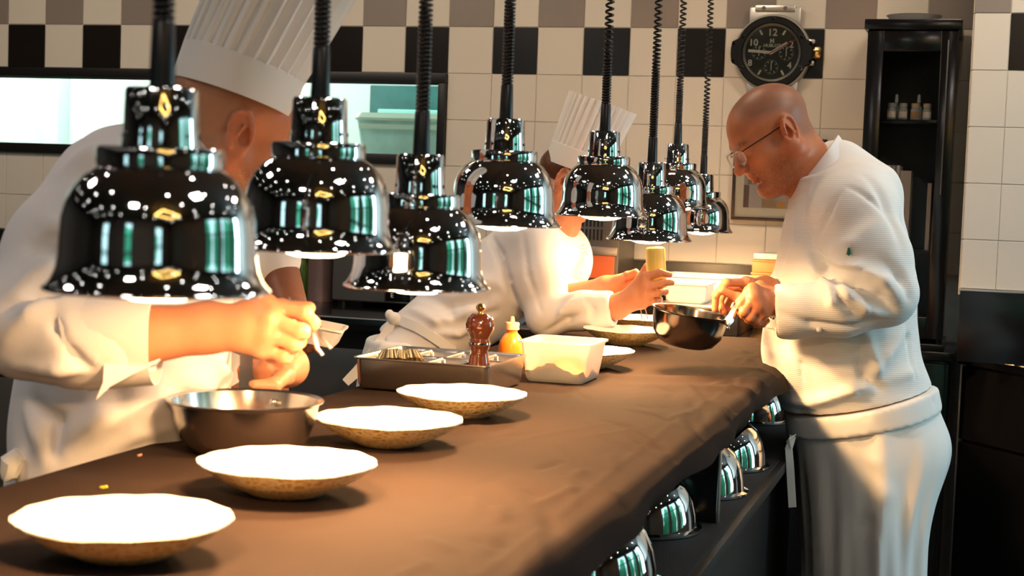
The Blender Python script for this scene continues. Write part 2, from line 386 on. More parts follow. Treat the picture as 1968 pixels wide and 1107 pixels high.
b = MB(); b.rbox((CX0+0.006, CY0+.01, TOPZ-0.045), (CX1-0.006, CY1-0.01, TOPZ-0.016), 0.006); b.build('top_board', M['black_satin'], u)
SZ = 0.745                                     # open shelf height
b = MB(); b.rbox((-1.02, CY0+.02, SZ-0.025), (-0.395, CY1-0.02, SZ), 0.003); b.build('shelf', M['black_satin'], u)
b = MB(); b.box((-0.98, CY0+.05, SZ), (-0.41, CY1-.05, SZ+0.005)); b.build('shelf_mat', M['black_matte'], u, smooth=False)
pv = PX(1412, 985, -0.398)[1]
for yy in (CY0+.03, 1.75, pv, CY1-.06):
    b = MB(); b.rbox((-1.0, yy, SZ+0.005), (-0.432, yy+0.018, TOPZ-0.046), 0.002); o = b.build('partition', M['black_gloss'], u)
    b = MB(); b.rbox((-0.4318, yy-0.001, SZ+.0055), (-0.428, yy+0.019, TOPZ-0.05), 0.001); b.build('edge_strip', M['steel'], o)
b = MB(); b.box((-1.06, CY0+.02, 0), (-1.02, CY1-.02, TOPZ-.046)); b.build('back_panel', M['black_matte'], u, smooth=False)
b = MB(); b.rbox((-0.445, CY0+.02, 0.10), (-0.425, CY1-.02, SZ-0.026), 0.003); b.build('front_panel', M['black_satin'], u)
b = MB(); b.box((-1.0, CY0+.05, 0), (-0.47, CY1-.05, 0.10)); b.build('plinth', M['black_matte'], u, smooth=False)
# chrome food domes on the open shelf
prof = [(0.112, 0.0), (0.115, 0.002), (0.115, 0.006), (0.106, 0.009), (0.104, 0.03), (0.098, 0.055), (0.085, 0.08), (0.062, 0.099), (0.034, 0.110), (0.012, 0.114), (0.0005, 0.1145)]
dm = MB(); dm.lathe(prof, 48); dm = dm.me('dome'); dm.materials.append(M['chrome'])
dk = MB(); dk.lathe([(0.0005, 0.113), (0.008, 0.113), (0.006, 0.122), (0.011, 0.128), (0.011, 0.134), (0.0005, 0.138)], 20); dk = dk.me('knob'); dk.materials.append(M['chrome'])
for (x, y, lab) in ((1130, 1115, 'chrome food dome on the pass shelf, nearest to the lower frame edge'), (1225, 1012, 'chrome food dome on the pass shelf with a gold outline reflected in it'),
                    (1330, 942, 'chrome food dome in the dark of the pass shelf before the partition'), (1385, 893, 'chrome food dome half hidden beside the shelf partition'),
                    (1440, 806, 'chrome food dome beyond the shelf partition, in front of its neighbour'), (1478, 776, 'farthest chrome food dome on the pass shelf beside the standing chef')):
    p = PZ(x, y, SZ+.005); p[0] = min(-0.53, p[0]); 
    o = tag(empty('food_dome', p), lab, 'food dome', 'chrome food domes on the pass shelf'); link('dome', dm, None, o); link('knob', dk, None, o)

# ------------------------------------------------------------------ heat lamps
D = 0.19
M['bulb'] = mat('bulb', (1, 1, 1), 0.4, emit=((1.0, 0.70, 0.36), 26.0))
shade = [(.500, 0.0), (.508, .006), (.506, .016), (.488, .030), (.470, .055), (.450, .10), (.440, .16), (.437, .25), (.430, .33), (.412, .40), (.380, .46), (.335, .515), (.290, .548), (.272, .56)]
inner = [(r-.014, z+.004 if i else z+.006) for i, (r, z) in enumerate(shade)]
sm = MB(); sm.lathe([(r*D, z*D) for r, z in shade]+[(r*D, z*D) for r, z in inner[::-1]]+[(.500*D, 0)], 72); sm = sm.me('shade', ang=60); sm.materials.append(M['chrome'])
col = MB(); col.lathe([(.02*D, .555*D), (.275*D, .555*D), (.283*D, .565*D), (.285*D, .63*D), (.278*D, .645*D), (.02*D, .648*D)], 56); col = col.me('collar'); col.materials.append(M['chrome'])
cap = MB(); cap.lathe([(.02*D, .64*D), (.176*D, .645*D), (.170*D, .70*D), (.163*D, .90*D), (.155*D, .915*D), (.02*D, .918*D)], 56); cap = cap.me('cap'); cap.materials.append(M['chrome'])
hole = MB()
for k in range(10):
    a = 2*math.pi*k/10; Mx = Matrix.Rotation(a, 4, 'Z') @ Matrix.Translation((.169*D, 0, .70*D)) @ Matrix.Rotation(math.pi/2, 4, 'Y'); hole.lathe([(.0004, .0012), (.0022, .0012), (.0022, -.001)], 10, Mx)
hole = hole.me('vent_holes'); hole.materials.append(M['rubber'])
bl = MB(); bl.lathe([(.06*D, .36*D), (.10*D, .30*D), (.20*D, .20*D), (.25*D, .10*D), (.25*D, .03*D), (.21*D, -.012*D), (.13*D, -.036*D), (.0005, -.045*D)], 40); bl = bl.me('bulb', ang=80); bl.materials.append(M['bulb'])
sl = MB(); sl.lathe([(.012*D, .91*D), (.060*D, .91*D), (.058*D, .96*D), (.052*D, 1.20*D), (.045*D, 1.215*D), (.01*D, 1.216*D)], 24); sl = sl.me('cord_sleeve'); sl.materials.append(M['rubber'])
def coil(h_tight, length, r=0.0074, w=0.0027):
    v = []; pts = []; z = 0.0; a = 0.0; st = 2*math.pi/11
    while z < length:
        pitch = 0.0056 if z < h_tight else 0.0056+min(0.0085, (z-h_tight)*0.06)
        pts.append((r*math.cos(a), r*math.sin(a), z)); a += st; z += pitch/11
    q = MB(); q.tube(pts, w, 5); return q
LAMPS = [(303, 560, 425, .42, 'nearest and largest chrome heat lamp in front of the left cook'), (607, 481, 318, .34, 'second chrome heat lamp from the left, before the tall pleated hat'),
         (801, 553, 279, .115, 'low chrome heat lamp above the pepper mill'), (965, 434, 223, .12, 'chrome heat lamp hanging over the bent cook\'s shoulder'),
         (1156, 416, 178, .065, 'chrome heat lamp in front of the bent cook\'s hat'), (1247, 462, 163, .13, 'low chrome heat lamp right above the raised yellow bottle'),
         (1297, 400, 134, .075, 'chrome heat lamp partly behind the one over the yellow bottle'), (1347, 446, 121, .07, 'farthest and smallest chrome heat lamp, closest to the standing chef\'s face')]
for (x, y, w, tight, lab) in LAMPS:
    p = P(x, y, FPX*D/w); L = tag(empty('heat_lamp', p), 'chrome bell heat lamp: '+lab if False else lab, 'heat lamp', 'chrome heat lamps over the pass')
    L.rotation_euler = (0, 0, random.uniform(0, 6))
    for n, me in (('shade', sm), ('collar', col), ('cap', cap), ('vent_holes', hole), ('bulb', bl), ('cord_sleeve', sl)): link(n, me, None, L)
    top = 2.585-p[2]; q = coil(tight, top-1.2*D); q.build('coiled_cord', M['rubber'], L, ang=80, loc=(0, 0, 1.20*D))
    q = MB(); q.lathe([(.001, top+.012), (.03, top+.012), (.03, top-.012), (.012, top-.02), (.001, top-.02)], 20); q.build('ceiling_rose', M['black_satin'], L)
    l = bpy.data.lights.new('heat_bulb_light', 'AREA'); l.shape = 'DISK'; l.size = 0.075; l.energy = 8.0; l.color = (1.0, 0.56, 0.235); l.spread = math.radians(172)
    lo = bpy.data.objects.new('heat_bulb_light', l); COL.objects.link(lo); lo.location = (0, 0, -.052*D); lo.parent = L

# ------------------------------------------------------------------ plates with a melon-skin underside
def melon_mat():
    m = mat('melon_skin', (0.5, 0.33, 0.10), 0.45); nt = m.node_tree; b = nt.nodes['Principled BSDF']
    tc = nt.nodes.new('ShaderNodeTexCoord'); vo = nt.nodes.new('ShaderNodeTexVoronoi'); vo.feature = 'DISTANCE_TO_EDGE'; vo.inputs['Scale'].default_value = 95
    no = nt.nodes.new('ShaderNodeTexNoise'); no.inputs['Scale'].default_value = 40; ad = nt.nodes.new('ShaderNodeMixRGB'); ad.inputs[0].default_value = 0.02
    nt.links.new(tc.outputs['Object'], no.inputs['Vector']); nt.links.new(tc.outputs['Object'], ad.inputs[1]); nt.links.new(no.outputs['Color'], ad.inputs[2]); nt.links.new(ad.outputs[0], vo.inputs['Vector'])
    r = nt.nodes.new('ShaderNodeValToRGB'); r.color_ramp.elements[0].color = (0.95, 0.80, 0.46, 1); r.color_ramp.elements[1].color = (0.74, 0.45, 0.10, 1)
    r.color_ramp.elements[0].position = 0.05; r.color_ramp.elements[1].position = 0.22
    nt.links.new(vo.outputs['Distance'], r.inputs[0]); nt.links.new(r.outputs[0], b.inputs['Base Color'])
    bp = nt.nodes.new('ShaderNodeBump'); bp.invert = True; bp.inputs['Strength'].default_value = 0.8; bp.inputs['Distance'].default_value = 0.002
    nt.links.new(vo.outputs['Distance'], bp.inputs['Height']); nt.links.new(bp.outputs['Normal'], b.inputs['Normal']); return m
M['melon'] = melon_mat()
def scal(r, z, a):
    k = (r/0.1125)**3; s = 0.006*math.cos(a*13)+0.004*math.cos(a*7+1)+0.004*math.sin(a*29)
    return r*(1+s*k), z*(1+0.010*k*math.cos(a*13+.6)+0.015*k*math.cos(a*5))
pi_ = MB(); pi_.lathe([(.0005, .0075), (.03, .0078), (.052, .010), (.074, .0175), (.092, .0275), (.104, .036), (.1115, .0415), (.1128, .0418), (.1128, .0400)], 104, mod=scal); pi_ = pi_.me('glazed_well', ang=70); pi_.materials.append(M['porcelain'])
po = MB(); po.lathe([(.1128, .0400), (.104, .0335), (.092, .0245), (.074, .0140), (.054, .0055), (.046, .0008), (.042, .0), (.0005, .002)], 104, mod=scal); po = po.me('melon_skin_underside', ang=70); po.materials.append(M['melon'])
RZ = 0.041
for (x, y, rz, lab) in ((238, 995, .3, 'melon-skin plate nearest to the camera in the lower left'), (553, 888, 1.1, 'melon-skin plate in front of the steel saute pan'),
                        (748, 804, 2.0, 'melon-skin plate third in the row, right of the steel saute pan'), (888, 755, 2.9, 'melon-skin plate in front of the steel compartment tray'),
                        (1124, 672, .8, 'melon-skin plate mostly hidden behind the translucent plastic tub'), (1204, 633, 1.7, 'melon-skin plate under the bent cook\'s cuff'),
                        (1240, 611, 2.4, 'farthest melon-skin plate, behind the held black pan')):
    p = PZ(x, y, TOPZ+RZ); p[2] = TOPZ+0.001
    o = tag(empty('serving_plate', p, rz), lab, 'plate', 'melon-skin plates on the pass'); link('glazed_well', pi_, None, o); link('melon_skin_underside', po, None, o)
    if y in (995, 888, 804): 
        q = MB(); q.lathe([(.0005, .010), (.012, .0098), (.016, .0085), (.017, .0072)], 24, mod=lambda r, z, a: (r*(1+.2*math.sin(3*a)), z)); g = q.build('sauce_drop', mat('sauce', (0.75, 0.62, 0.30), 0.3), o, loc=(.0, -.045, .0035))
# ------------------------------------------------------------------ things on the pass
def frame_mat(x, y, z):     # matrix from three axis vectors
    return Matrix((x, y, z)).transposed().to_4x4()
M['copper_warm'] = mat('tray_steel', (0.56, 0.52, 0.47), 0.27, 1.0, bump=(50, 0.04))
TX0, TX1, TY0, TY1, TH = -1.143, -0.866, 2.785, 3.04, 0.061
t = tag(empty('compartment_tray', ((TX0+TX1)/2, (TY0+TY1)/2, TOPZ+.001)), 'shallow steel tray with six compartments holding the pepper mill', 'tray')
a, c = (TX1-TX0)/2, (TY1-TY0)/2
def rrect(hx, hy, r, n=5):
    out = []
    for (sx, sy, a0) in ((1, 1, 0), (-1, 1, 90), (-1, -1, 180), (1, -1, 270)):
        for k in range(n+1):
            w = math.radians(a0+90*k/n); out.append((sx*(hx-r)+r*math.cos(w), sy*(hy-r)+r*math.sin(w)))
    return out
def ringloft(b, rings, close_bottom=True, close_top=False):
    """rings = [(hx, hy, r, z)] rounded rectangles lofted"""
    v = []; n = None
    for hx, hy, r, z in rings:
        p = rrect(hx, hy, r); n = len(p); v += [(q[0], q[1], z) for q in p]
    f = []
    for i in range(len(rings)-1):
        for k in range(n): k2 = (k+1) % n; f.append((i*n+k, i*n+k2, (i+1)*n+k2, (i+1)*n+k))
    if close_bottom: f.append(tuple(range(n-1, -1, -1)))
    if close_top: f.append(tuple((len(rings)-1)*n+k for k in range(n)))
    return b.raw(v, f)
b = MB(); ringloft(b, [(a-.010, c-.010, .012, .002), (a-.006, c-.006, .014, .010), (a-.003, c-.003, .014, TH-.004), (a+.002, c+.002, .016, TH-.002), (a+.002, c+.002, .016, TH), (a-.003, c-.003, .013, TH), (a-.006, c-.006, .013, TH-.006), (a-.010, c-.010, .012, .012), (a-.012, c-.012, .01, .005)], True, True)
b.build('tray_body', M['copper_warm'], t)
b = MB(); b.box((-a+.008, -.004, TH-.008), (a-.008, .004, TH-.003))
for k in (-1, 0, 1): b.box((k*a*.5-.004, -c+.008, TH-.0085), (k*a*.5+.004, c-.008, TH-.0035))
b.build('divider_grid', M['copper_warm'], t, smooth=False)
for i in range(4):
    for j in range(2):
        b = MB(); hx, hy = a*.25-.004, c*.5-.008; ringloft(b, [(hx, hy, .006, TH-.004), (hx-.002, hy-.002, .006, TH-.008), (hx-.004, hy-.004, .006, .022), (hx-.008, hy-.008, .006, .018)], False, True)
        b.build('compartment_insert', M['copper_warm'], t, loc=(-a*.75+i*a*.5, -c*.5+j*c, 0))
# fluted tart tins in the tray
fl = MB(); fl.lathe([(.0005, .0), (.014, .0), (.0175, .002), (.026, .020), (.027, .0205), (.0245, .0195), (.016, .003), (.0005, .002)], 48, mod=lambda r, z, w: (r*(1+(.07 if r > .012 else 0)*math.cos(12*w)), z)); fl = fl.me('tin_shell', ang=50); fl.materials.append(mat('tin_gold', (0.72, 0.55, 0.30), 0.3, 1.0))
for k, (x, y, tilt, lab) in enumerate(((750, 674, 1.2, 'leftmost fluted tart tin lying on its side in the tray'), (768, 674, 1.25, 'middle fluted tart tin of the three lying in the tray'), (786, 674, 1.15, 'rightmost fluted tart tin lying in the tray'))):
    p = PZ(x, y, TOPZ+TH+.014); o = tag(empty('tart_tin', p), lab, 'tart tin', 'fluted tart tins in the tray'); o.rotation_euler = (math.pi-.35, .25*(tilt-1.2)*10, 0.35); o2 = link('tin_shell', fl, None, o)
# pepper mill
p = P(920, 703, 2.93); p = PY(920, 703, 2.86); pm = tag(empty('pepper_mill', (p[0], p[1], TOPZ+.020)), 'turned dark brown wooden pepper mill with a brass knob standing in the tray', 'pepper mill')
M['mill_wood'] = mat('mill_wood', (0.085, 0.022, 0.008), 0.12, noise=(20, 0.4), coat=1.0)
zb = p[2]-(TOPZ+.020); s = 0.86
b = MB(); b.lathe([(.0005, 0), (.0285*s, 0), (.0290*s, .006), (.0275*s, .014), (.0285*s, .020), (.0265*s, .032), (.0215*s, .052), (.0195*s, .062), (.0235*s, .070), (.0245*s, .073), (.0225*s, .076), (.0005, .077)], 40); b.build('mill_body', M['mill_wood'], pm, loc=(0, 0, 0))
b = MB(); b.lathe([(.0005, .077), (.0225*s, .077), (.0235*s, .081), (.0205*s, .086), (.022*s, .089), (.031*s, .103), (.0325*s, .113), (.029*s, .126), (.019*s, .134), (.0005, .136)], 40); b.build('mill_head', M['mill_wood'], pm)
b = MB(); b.lathe([(.0005, .134), (.006, .135), (.005, .138), (.0085, .142), (.0095, .147), (.0065, .152), (.0005, .154)], 24); b.build('mill_knob', mat('brass', (0.85, 0.55, 0.18), 0.2, 1.0), pm)
b = MB(); b.lathe([(.0212*s, .0755), (.0245*s, .0755), (.0245*s, .0785), (.0212*s, .0785)], 40); b.build('mill_ring', M['chrome'], pm)
# orange sauce bottle
p = PZ(982, 706, TOPZ); p = (PY(982, 690, 3.30)[0], 3.30, TOPZ+.001)
sb = tag(empty('squeeze_bottle', p), 'plastic squeeze bottle filled with orange sauce behind the tray', 'squeeze bottle')
M['orange_sauce'] = mat('orange_sauce', (0.90, 0.22, 0.015), 0.28, sss=0.3); M['cap_orange'] = mat('cap_orange', (0.88, 0.50, 0.26), 0.4)
b = MB(); b.lathe([(.0005, 0), (.026, 0), (.0285, .004), (.0285, .048), (.026, .060), (.018, .072), (.0125, .078), (.0125, .086)], 36); b.build('bottle_body', M['orange_sauce'], sb)
b = MB(); b.lathe([(.0005, .085), (.0155, .085), (.0158, .099), (.0145, .101), (.0055, .102), (.0042, .113), (.0028, .114), (.0005, .114)], 28, mod=lambda r, z, w: (r*(1+(.03 if z < .1 and r > .014 else 0)*math.cos(24*w)), z)); b.build('bottle_cap', M['cap_orange'], sb)
# translucent tub
M['tub'] = mat('tub_plastic', (0.95, 0.93, 0.88), 0.42, trans=0.75, ior=1.12); M['tub_food'] = mat('tub_food', (0.72, 0.27, 0.05), 0.5, noise=(35, 0.6), bump=(50, .6))
tb = tag(empty('plastic_tub', (-0.822, 3.166, TOPZ+.001)), 'translucent white plastic tub holding pale orange food beside the tray', 'tub')
b = MB(); ringloft(b, [(.058, .072, .014, 0), (.0625, .0765, .016, .006), (.074, .082, .018, .078), (.079, .087, .02, .079), (.079, .087, .02, .083), (.073, .081, .017, .083), (.0715, .0795, .016, .078), (.0600, .0740, .014, .007), (.055, .069, .012, .0035)], True, True); b.build('tub_body', M['tub'], tb)
b = MB(); n = 22; vv = []; ff = []
for j in range(n+1):
    for i in range(n+1):
        x, y = -.062+.124*i/n, -.074+.148*j/n; vv.append((x, y, .022+.009*math.sin(60*x+2)+.008*math.cos(75*y)+random.uniform(0, .005)))
for j in range(n):
    for i in range(n): q = j*(n+1)+i; ff.append((q, q+1, q+n+2, q+n+1))
b.raw(vv, ff); b.build('tub_food', M['tub_food'], tb)
# crumbs
for (x, y, colr, lab, r) in ((197, 940, (0.45, 0.40, 0.02), 'small yellow-green herb scrap on the cloth behind the nearest plate', .0045), (267, 878, (0.55, 0.25, 0.16), 'tiny pink crumb on the cloth left of the steel saute pan', .0028)):
    b = MB(); b.sphere((0, 0, .002), (r, r*.7, .002), 10, 6); b.sphere((r*.9, .001, .003), (r*.6, r*.6, .002), 8, 5); tag(b.build('food_crumb', mat('crumb', colr, .6), None, loc=PZ(x, y, TOPZ+.001)), lab, 'crumb')
def nrm_(v): return v/np.linalg.norm(v)
# steel saute pan in front of the left cook
pc = PZ(469, 868, TOPZ); pc[2] = TOPZ+.001
sp = tag(empty('saute_pan', pc), 'round steel saute pan standing on the cloth, its handle held by the left cook', 'pan')
R0 = 0.110
b = MB(); b.lathe([(.0005, 0), (.070, 0), (.078, .003), (.092, .020), (.102, .045), (.107, .071), (.1135, .0745), (.114, .076), (.112, .0772), (.1055, .0745), (.1005, .046), (.0905, .022), (.076, .006), (.0005, .004)], 64); b.build('pan_bowl', M['pan_steel'], sp)
for sx in (-1, 1):
    d_ = (nrm_(pc*np.array([1, 1, 0]))*math.cos(.42)+CR*sx*math.sin(.42))*0.1025; q = MB(); q.sphere((d_[0], d_[1], .060), .0055, 12, 8); q.build('rivet', M['steel'], sp)
SD = nrm_(pc*np.array([1, 1, 0])); SR = np.array([SD[1], -SD[0], 0])
hb = [SD*(.108+k*.02)+np.array([0, 0, .062+h]) for k, h in ((0, 0), (.35, .004), (.9, .014), (1.6, .030), (2.6, .048), (3.8, .064), (5.4, .080), (6.6, .088))]
b = MB(); b.ribbon(hb, [.030, .026, .022, .020, .020, .021, .023, .018], .007, SR); b.build('pan_handle', M['steel'], sp, ang=60)

# ------------------------------------------------------------------ back worktop and what stands on it
WZ = 0.935
wt = tag(link('back_worktop', MB().rbox((-5.0, 4.42, WZ-.04), (-0.36, 5.135, WZ), .004).me('back_worktop'), M['black_gloss']), 'long black worktop along the tiled wall', 'worktop')
b = MB(); b.rbox((-5.0, 5.105, WZ+.001), (-0.36, 5.140, 1.125), .003); tag(b.build('trim_4', M['black_satin']), kind='structure')
b = MB(); b.rbox((-5.0, 4.416, WZ-.004), (-0.36, 4.424, WZ+.001), .002); b.build('edge_trim', M['steel'], wt)
M['cab_grey'] = mat('cab_grey', (0.16, 0.155, 0.15), 0.38, 0.6, noise=(4, 0.1))
x = -4.9; n = 0
while x < -0.78:
    wd = 0.52; 
    u2 = tag(empty('base_cabinet', (x, 4.48, 0)), '%s grey steel base cabinet under the black worktop, counted from the left' % ('first second third fourth fifth sixth seventh eighth ninth tenth'.split()[n]), 'cabinet', 'base cabinets under the worktop')
    b = MB(); b.box((0, 0, .08), (wd-.004, .62, WZ-.041)); b.build('cabinet_body', M['black_satin'], u2, smooth=False)
    if n % 2: 
        b = MB(); b.rbox((.006, -.018, .09), (wd-.012, -.001, .66), .003); d1 = b.build('door', M['cab_grey'], u2)
        b = MB(); b.rbox((.006, -.018, .67), (wd-.012, -.001, WZ-.10), .003); d2 = b.build('drawer', M['cab_grey'], u2)
        b = MB(); b.sphere((wd*.5, -.028, .76), .010, 12, 8); b.build('knob', M['steel'], d2)
    else:
        b = MB(); b.rbox((.006, -.018, .09), (wd-.012, -.001, WZ-.10), .003); d1 = b.build('door', M['cab_grey'], u2)
    b = MB(); b.sphere((.045, -.028, .62), .010, 12, 8); b.build('knob', M['steel'], d1)
    b = MB(); b.box((.01, .05, 0), (wd-.014, .6, .08)); b.build('plinth', M['black_matte'], u2, smooth=False)
    x += wd; n += 1
# grey appliance, green bottle, pink-grey canister, white crate behind the left cook
q0 = PY(640, 470, 4.80); q1 = PY(738, 583, 4.80)
ap = tag(empty('kitchen_appliance', (q0[0], 4.80, WZ)), 'grey steel appliance with a small dark display on the black worktop', 'appliance')
wd = q1[0]-q0[0]+.10; z0 = max(.015, q1[2]-WZ)
b = MB(); b.rbox((0, 0, z0), (wd, .27, .33), .010, 3); b.build('appliance_body', mat('appliance_grey', (0.20, 0.20, 0.20), 0.35, 0.7), ap)
for xx in (.03, wd-.03):
    for yy in (.03, .24): b = MB(); b.lathe([(.014, 0), (.014, z0+.002)], 14, Matrix.Translation((xx, yy, 0)), True); b.build('foot', M['rubber'], ap)
dx = PY(743, 560, 4.80)[0]-q0[0]; dz = PY(743, 552, 4.80)[2]-WZ
b = MB(); b.rbox((dx-.006, -.004, z0+.004), (wd-.004, .002, dz+.038), .002); dsp = b.build('display_frame', M['steel'], ap)
b = MB(); b.rbox((dx-.002, -.006, z0+.008), (wd-.008, -.003, dz+.034), .001); b.build('display', M['black_gloss'], dsp)
def text_mesh(name, s, size, m, extrude=0.0004, bold=0.0):
    cu = bpy.data.curves.new(name, 'FONT'); cu.body = s; cu.size = size; cu.extrude = extrude; cu.align_x = 'CENTER'; cu.align_y = 'CENTER'; cu.offset = bold; cu.resolution_u = 3
    o = bpy.data.objects.new(name, cu); COL.objects.link(o); dg = bpy.context.evaluated_depsgraph_get(); me = bpy.data.meshes.new_from_object(o.evaluated_get(dg))
    bpy.data.objects.remove(o); me.materials.clear(); me.materials.append(m); return me
M['print_white'] = mat('print_white', (0.75, 0.75, 0.72), 0.5)
link('letter', text_mesh('letter', 'E', .022, M['print_white']), None, dsp, (dx+.022, -.0068, z0+.028), (math.pi/2, 0, 0))
p = PY(582, 560, 4.98)
gb = tag(empty('green_bottle', (p[0], 4.98, WZ)), 'dark green sauce bottle standing on the worktop behind the left cook\'s hands', 'bottle')
b = MB(); b.lathe([(.0005, 0), (.024, 0), (.026, .004), (.026, .09), (.024, .105), (.014, .132), (.011, .14), (.011, .168)], 30); b.build('bottle_body', mat('green_sauce', (0.055, 0.115, 0.012), 0.25), gb)
b = MB(); b.lathe([(.0005, .166), (.013, .166), (.013, .186), (.0005, .188)], 24); b.build('bottle_cap', M['black_satin'], gb)
p0 = PY(597, 500, 5.0); p1 = PY(641, 575, 5.0); w_ = p1[0]-p0[0]
cn = tag(empty('canister', (p0[0]+w_/2, 4.99, WZ)), 'pinkish grey steel canister between the green bottle and the grey appliance', 'canister')
b = MB(); b.lathe([(.0005, 0), (w_/2, 0), (w_/2, .20), (w_/2-.003, .203), (.0005, .204)], 36); b.build('canister_body', mat('canister', (0.36, 0.24, 0.23), 0.35, 0.5, noise=(9, .3)), cn)
b = MB(); b.lathe([(.0005, .204), (w_/2+.002, .204), (w_/2+.002, .222), (.0005, .226)], 36); b.build('canister_lid', M['steel_dark'], cn)
p0 = PY(557, 527, 5.02)
b = MB(); b.rbox((p0[0]-.05, 4.96, WZ), (p0[0]+.026, 5.09, p0[2]), .006); tag(b.build('storage_box', M['plastic_white']), 'small pale storage box left of the green bottle on the worktop', 'box')
# pots far left, just behind the left cook's shoulder
p = PY(2, 470, 4.95)
pt = tag(empty('cooking_pot', (p[0]-.11, 4.78, WZ)), 'reddish steel cooking pot on the worktop at the left frame edge', 'pot')
b = MB(); b.lathe([(.0005, 0), (.13, 0), (.135, .01), (.135, .15), (.140, .155), (.132, .153), (.13, .012), (.0005, .008)], 40); b.build('pot_body', mat('pot_red', (0.30, 0.12, 0.09), .3, .7), pt)
b = MB(); b.lathe([(.0005, .165), (.03, .168), (.136, .158), (.142, .153), (.136, .152)], 40); b.build('pot_lid', M['steel'], pt)
# salamander grill with orange glowing window
q0 = PY(1118, 560, 4.86); q1 = PY(1186, 556, 4.86); z1 = PY(1150, 425, 4.86)[2]
gr = tag(empty('salamander_grill', (q0[0]-.12, 4.86, WZ)), 'steel salamander grill with an orange window and vent slots behind the bent cook', 'grill')
wg = q1[0]-q0[0]+.12; hg = z1-WZ+.03
M['grill_orange'] = mat('grill_orange', (0.42, 0.085, 0.03), 0.3, noise=(8, .4), emit=((1.0, 0.20, 0.05), 0.10))
b = MB(); b.rbox((0, 0, .012), (wg, .24, hg), .004); b.build('grill_body', M['steel_dark'], gr)
b = MB(); b.rbox((.02, -.008, hg*.60), (wg-.004, .002, hg*.68), .002); b.build('front_ledge', M['steel'], gr)
b = MB(); b.rbox((.03, -.005, hg*.12), (wg-.012, .001, hg*.36), .002); b.build('lower_window', M['grill_orange'], gr)
b = MB(); b.rbox((.03, -.005, hg*.39), (wg-.012, .001, hg*.60), .002); b.build('upper_window', M['grill_orange'], gr)
for k in range(3):
    b = MB(); b.tube([(wg-.10+k*.028, -.008, hg*.33), (wg-.065+k*.028, -.008, hg*.15)], .003, 6); b.build('window_bar', M['black_satin'], gr)
for r_ in range(2):
    for k in range(11): b = MB(); b.rbox((.05+k*.0125, -.003, hg*(.74+.12*r_)), (.056+k*.0125, .001, hg*(.84+.12*r_)), .0008, 1); b.build('vent_slot', M['black_matte'], gr)
b = MB(); b.rbox((0, -.03, 0), (wg, .24, .014), .003); b.build('grill_base', M['black_satin'], gr)
# steel hot plate with two white food pans
q0 = PY(1262, 582, 4.60); q1 = PY(1420, 590, 4.60)
hp = tag(empty('hot_plate', (q0[0], 4.60, WZ)), 'flat steel hot plate on the worktop under the white food pans', 'hot plate')
hz = max(.06, q0[2]-WZ)
b = MB(); b.rbox((0, 0, 0), (q1[0]-q0[0], .46, hz-.012), .004); b.build('plate_body', M['black_satin'], hp)
b = MB(); b.rbox((-.004, -.006, hz-.012), (q1[0]-q0[0]+.004, .464, hz), .003); b.build('plate_top', M['steel'], hp)
def foodpan(q0, q1, y0, dpt, hgt, zb, lab):
    w_ = q1-q0; o = tag(empty('food_pan', ((q0+q1)/2, y0+dpt/2, zb)), lab, 'food pan', 'white food pans on the hot plate'); b = MB()
    a_, c_ = w_/2, dpt/2
    ringloft(b, [(a_-.016, c_-.016, .014, 0), (a_-.010, c_-.010, .016, .008), (a_-.006, c_-.006, .016, hgt-.008), (a_, c_, .02, hgt-.006), (a_, c_, .02, hgt), (a_-.010, c_-.010, .014, hgt), (a_-.014, c_-.014, .014, .008), (a_-.02, c_-.02, .012, .004)], True, True)
    b.build('pan_shell', M['plastic_white'], o); return o
foodpan(PY(1272, 560, 4.64)[0], PY(1362, 560, 4.64)[0], 4.63, .17, PY(1320, 545, 4.63)[2]-WZ-hz, WZ+hz+.001, 'white food pan at the front of the hot plate, right of the yellow bottle')
foodpan(PY(1268, 560, 4.83)[0], PY(1436, 560, 4.83)[0], 4.825, .20, PY(1350, 531, 4.83)[2]-WZ-hz, WZ+hz+.001, 'wide white food pan at the back of the hot plate against the black upstand')
# wooden boxes with a white lid behind the standing chef's hands
q0 = PY(1446, 500, 4.93); q1 = PY(1520, 500, 4.93); zt_ = PY(1470, 487, 4.93)[2]; zm = PY(1470, 524, 4.93)[2]; zw = PY(1470, 499, 4.93)[2]
M['box_wood'] = mat('box_wood', (0.40, 0.19, 0.06), 0.5, noise=(12, 0.35))
for nm, za, zb_, lab in (('wooden_box', WZ, zm-.001, 'lower wooden box of the stack behind the standing chef\'s hands'), ('wooden_box', zm, zw-.001, 'upper wooden box of the stack, carrying the white tub')):
    o = tag(empty(nm, (q0[0], 4.93, za)), lab, 'box', 'wooden boxes on the worktop'); b = MB(); hgt = zb_-za
    b.rbox((0, 0, 0), (q1[0]-q0[0], .012, hgt-.006), .002); b.rbox((0, .13, 0), (q1[0]-q0[0], .142, hgt-.006), .002); b.rbox((0, .012, 0), (.012, .13, hgt-.006), .002); b.rbox((q1[0]-q0[0]-.012, .012, 0), (q1[0]-q0[0], .13, hgt-.006), .002); b.box((.012, .012, 0), (q1[0]-q0[0]-.012, .13, .008)); b.build('box_sides', M['box_wood'], o)
    b = MB(); b.rbox((-.003, -.004, hgt-.006), (q1[0]-q0[0]+.003, .146, hgt), .002); b.build('box_lid', M['box_wood'], o)
b = MB(); b.rbox((q0[0]+.002, 4.934, zw), (q1[0]-.002, 5.07, zt_), .006); tag(b.build('plastic_tub', M['plastic_white']), 'small white plastic tub on top of the wooden boxes', 'tub')

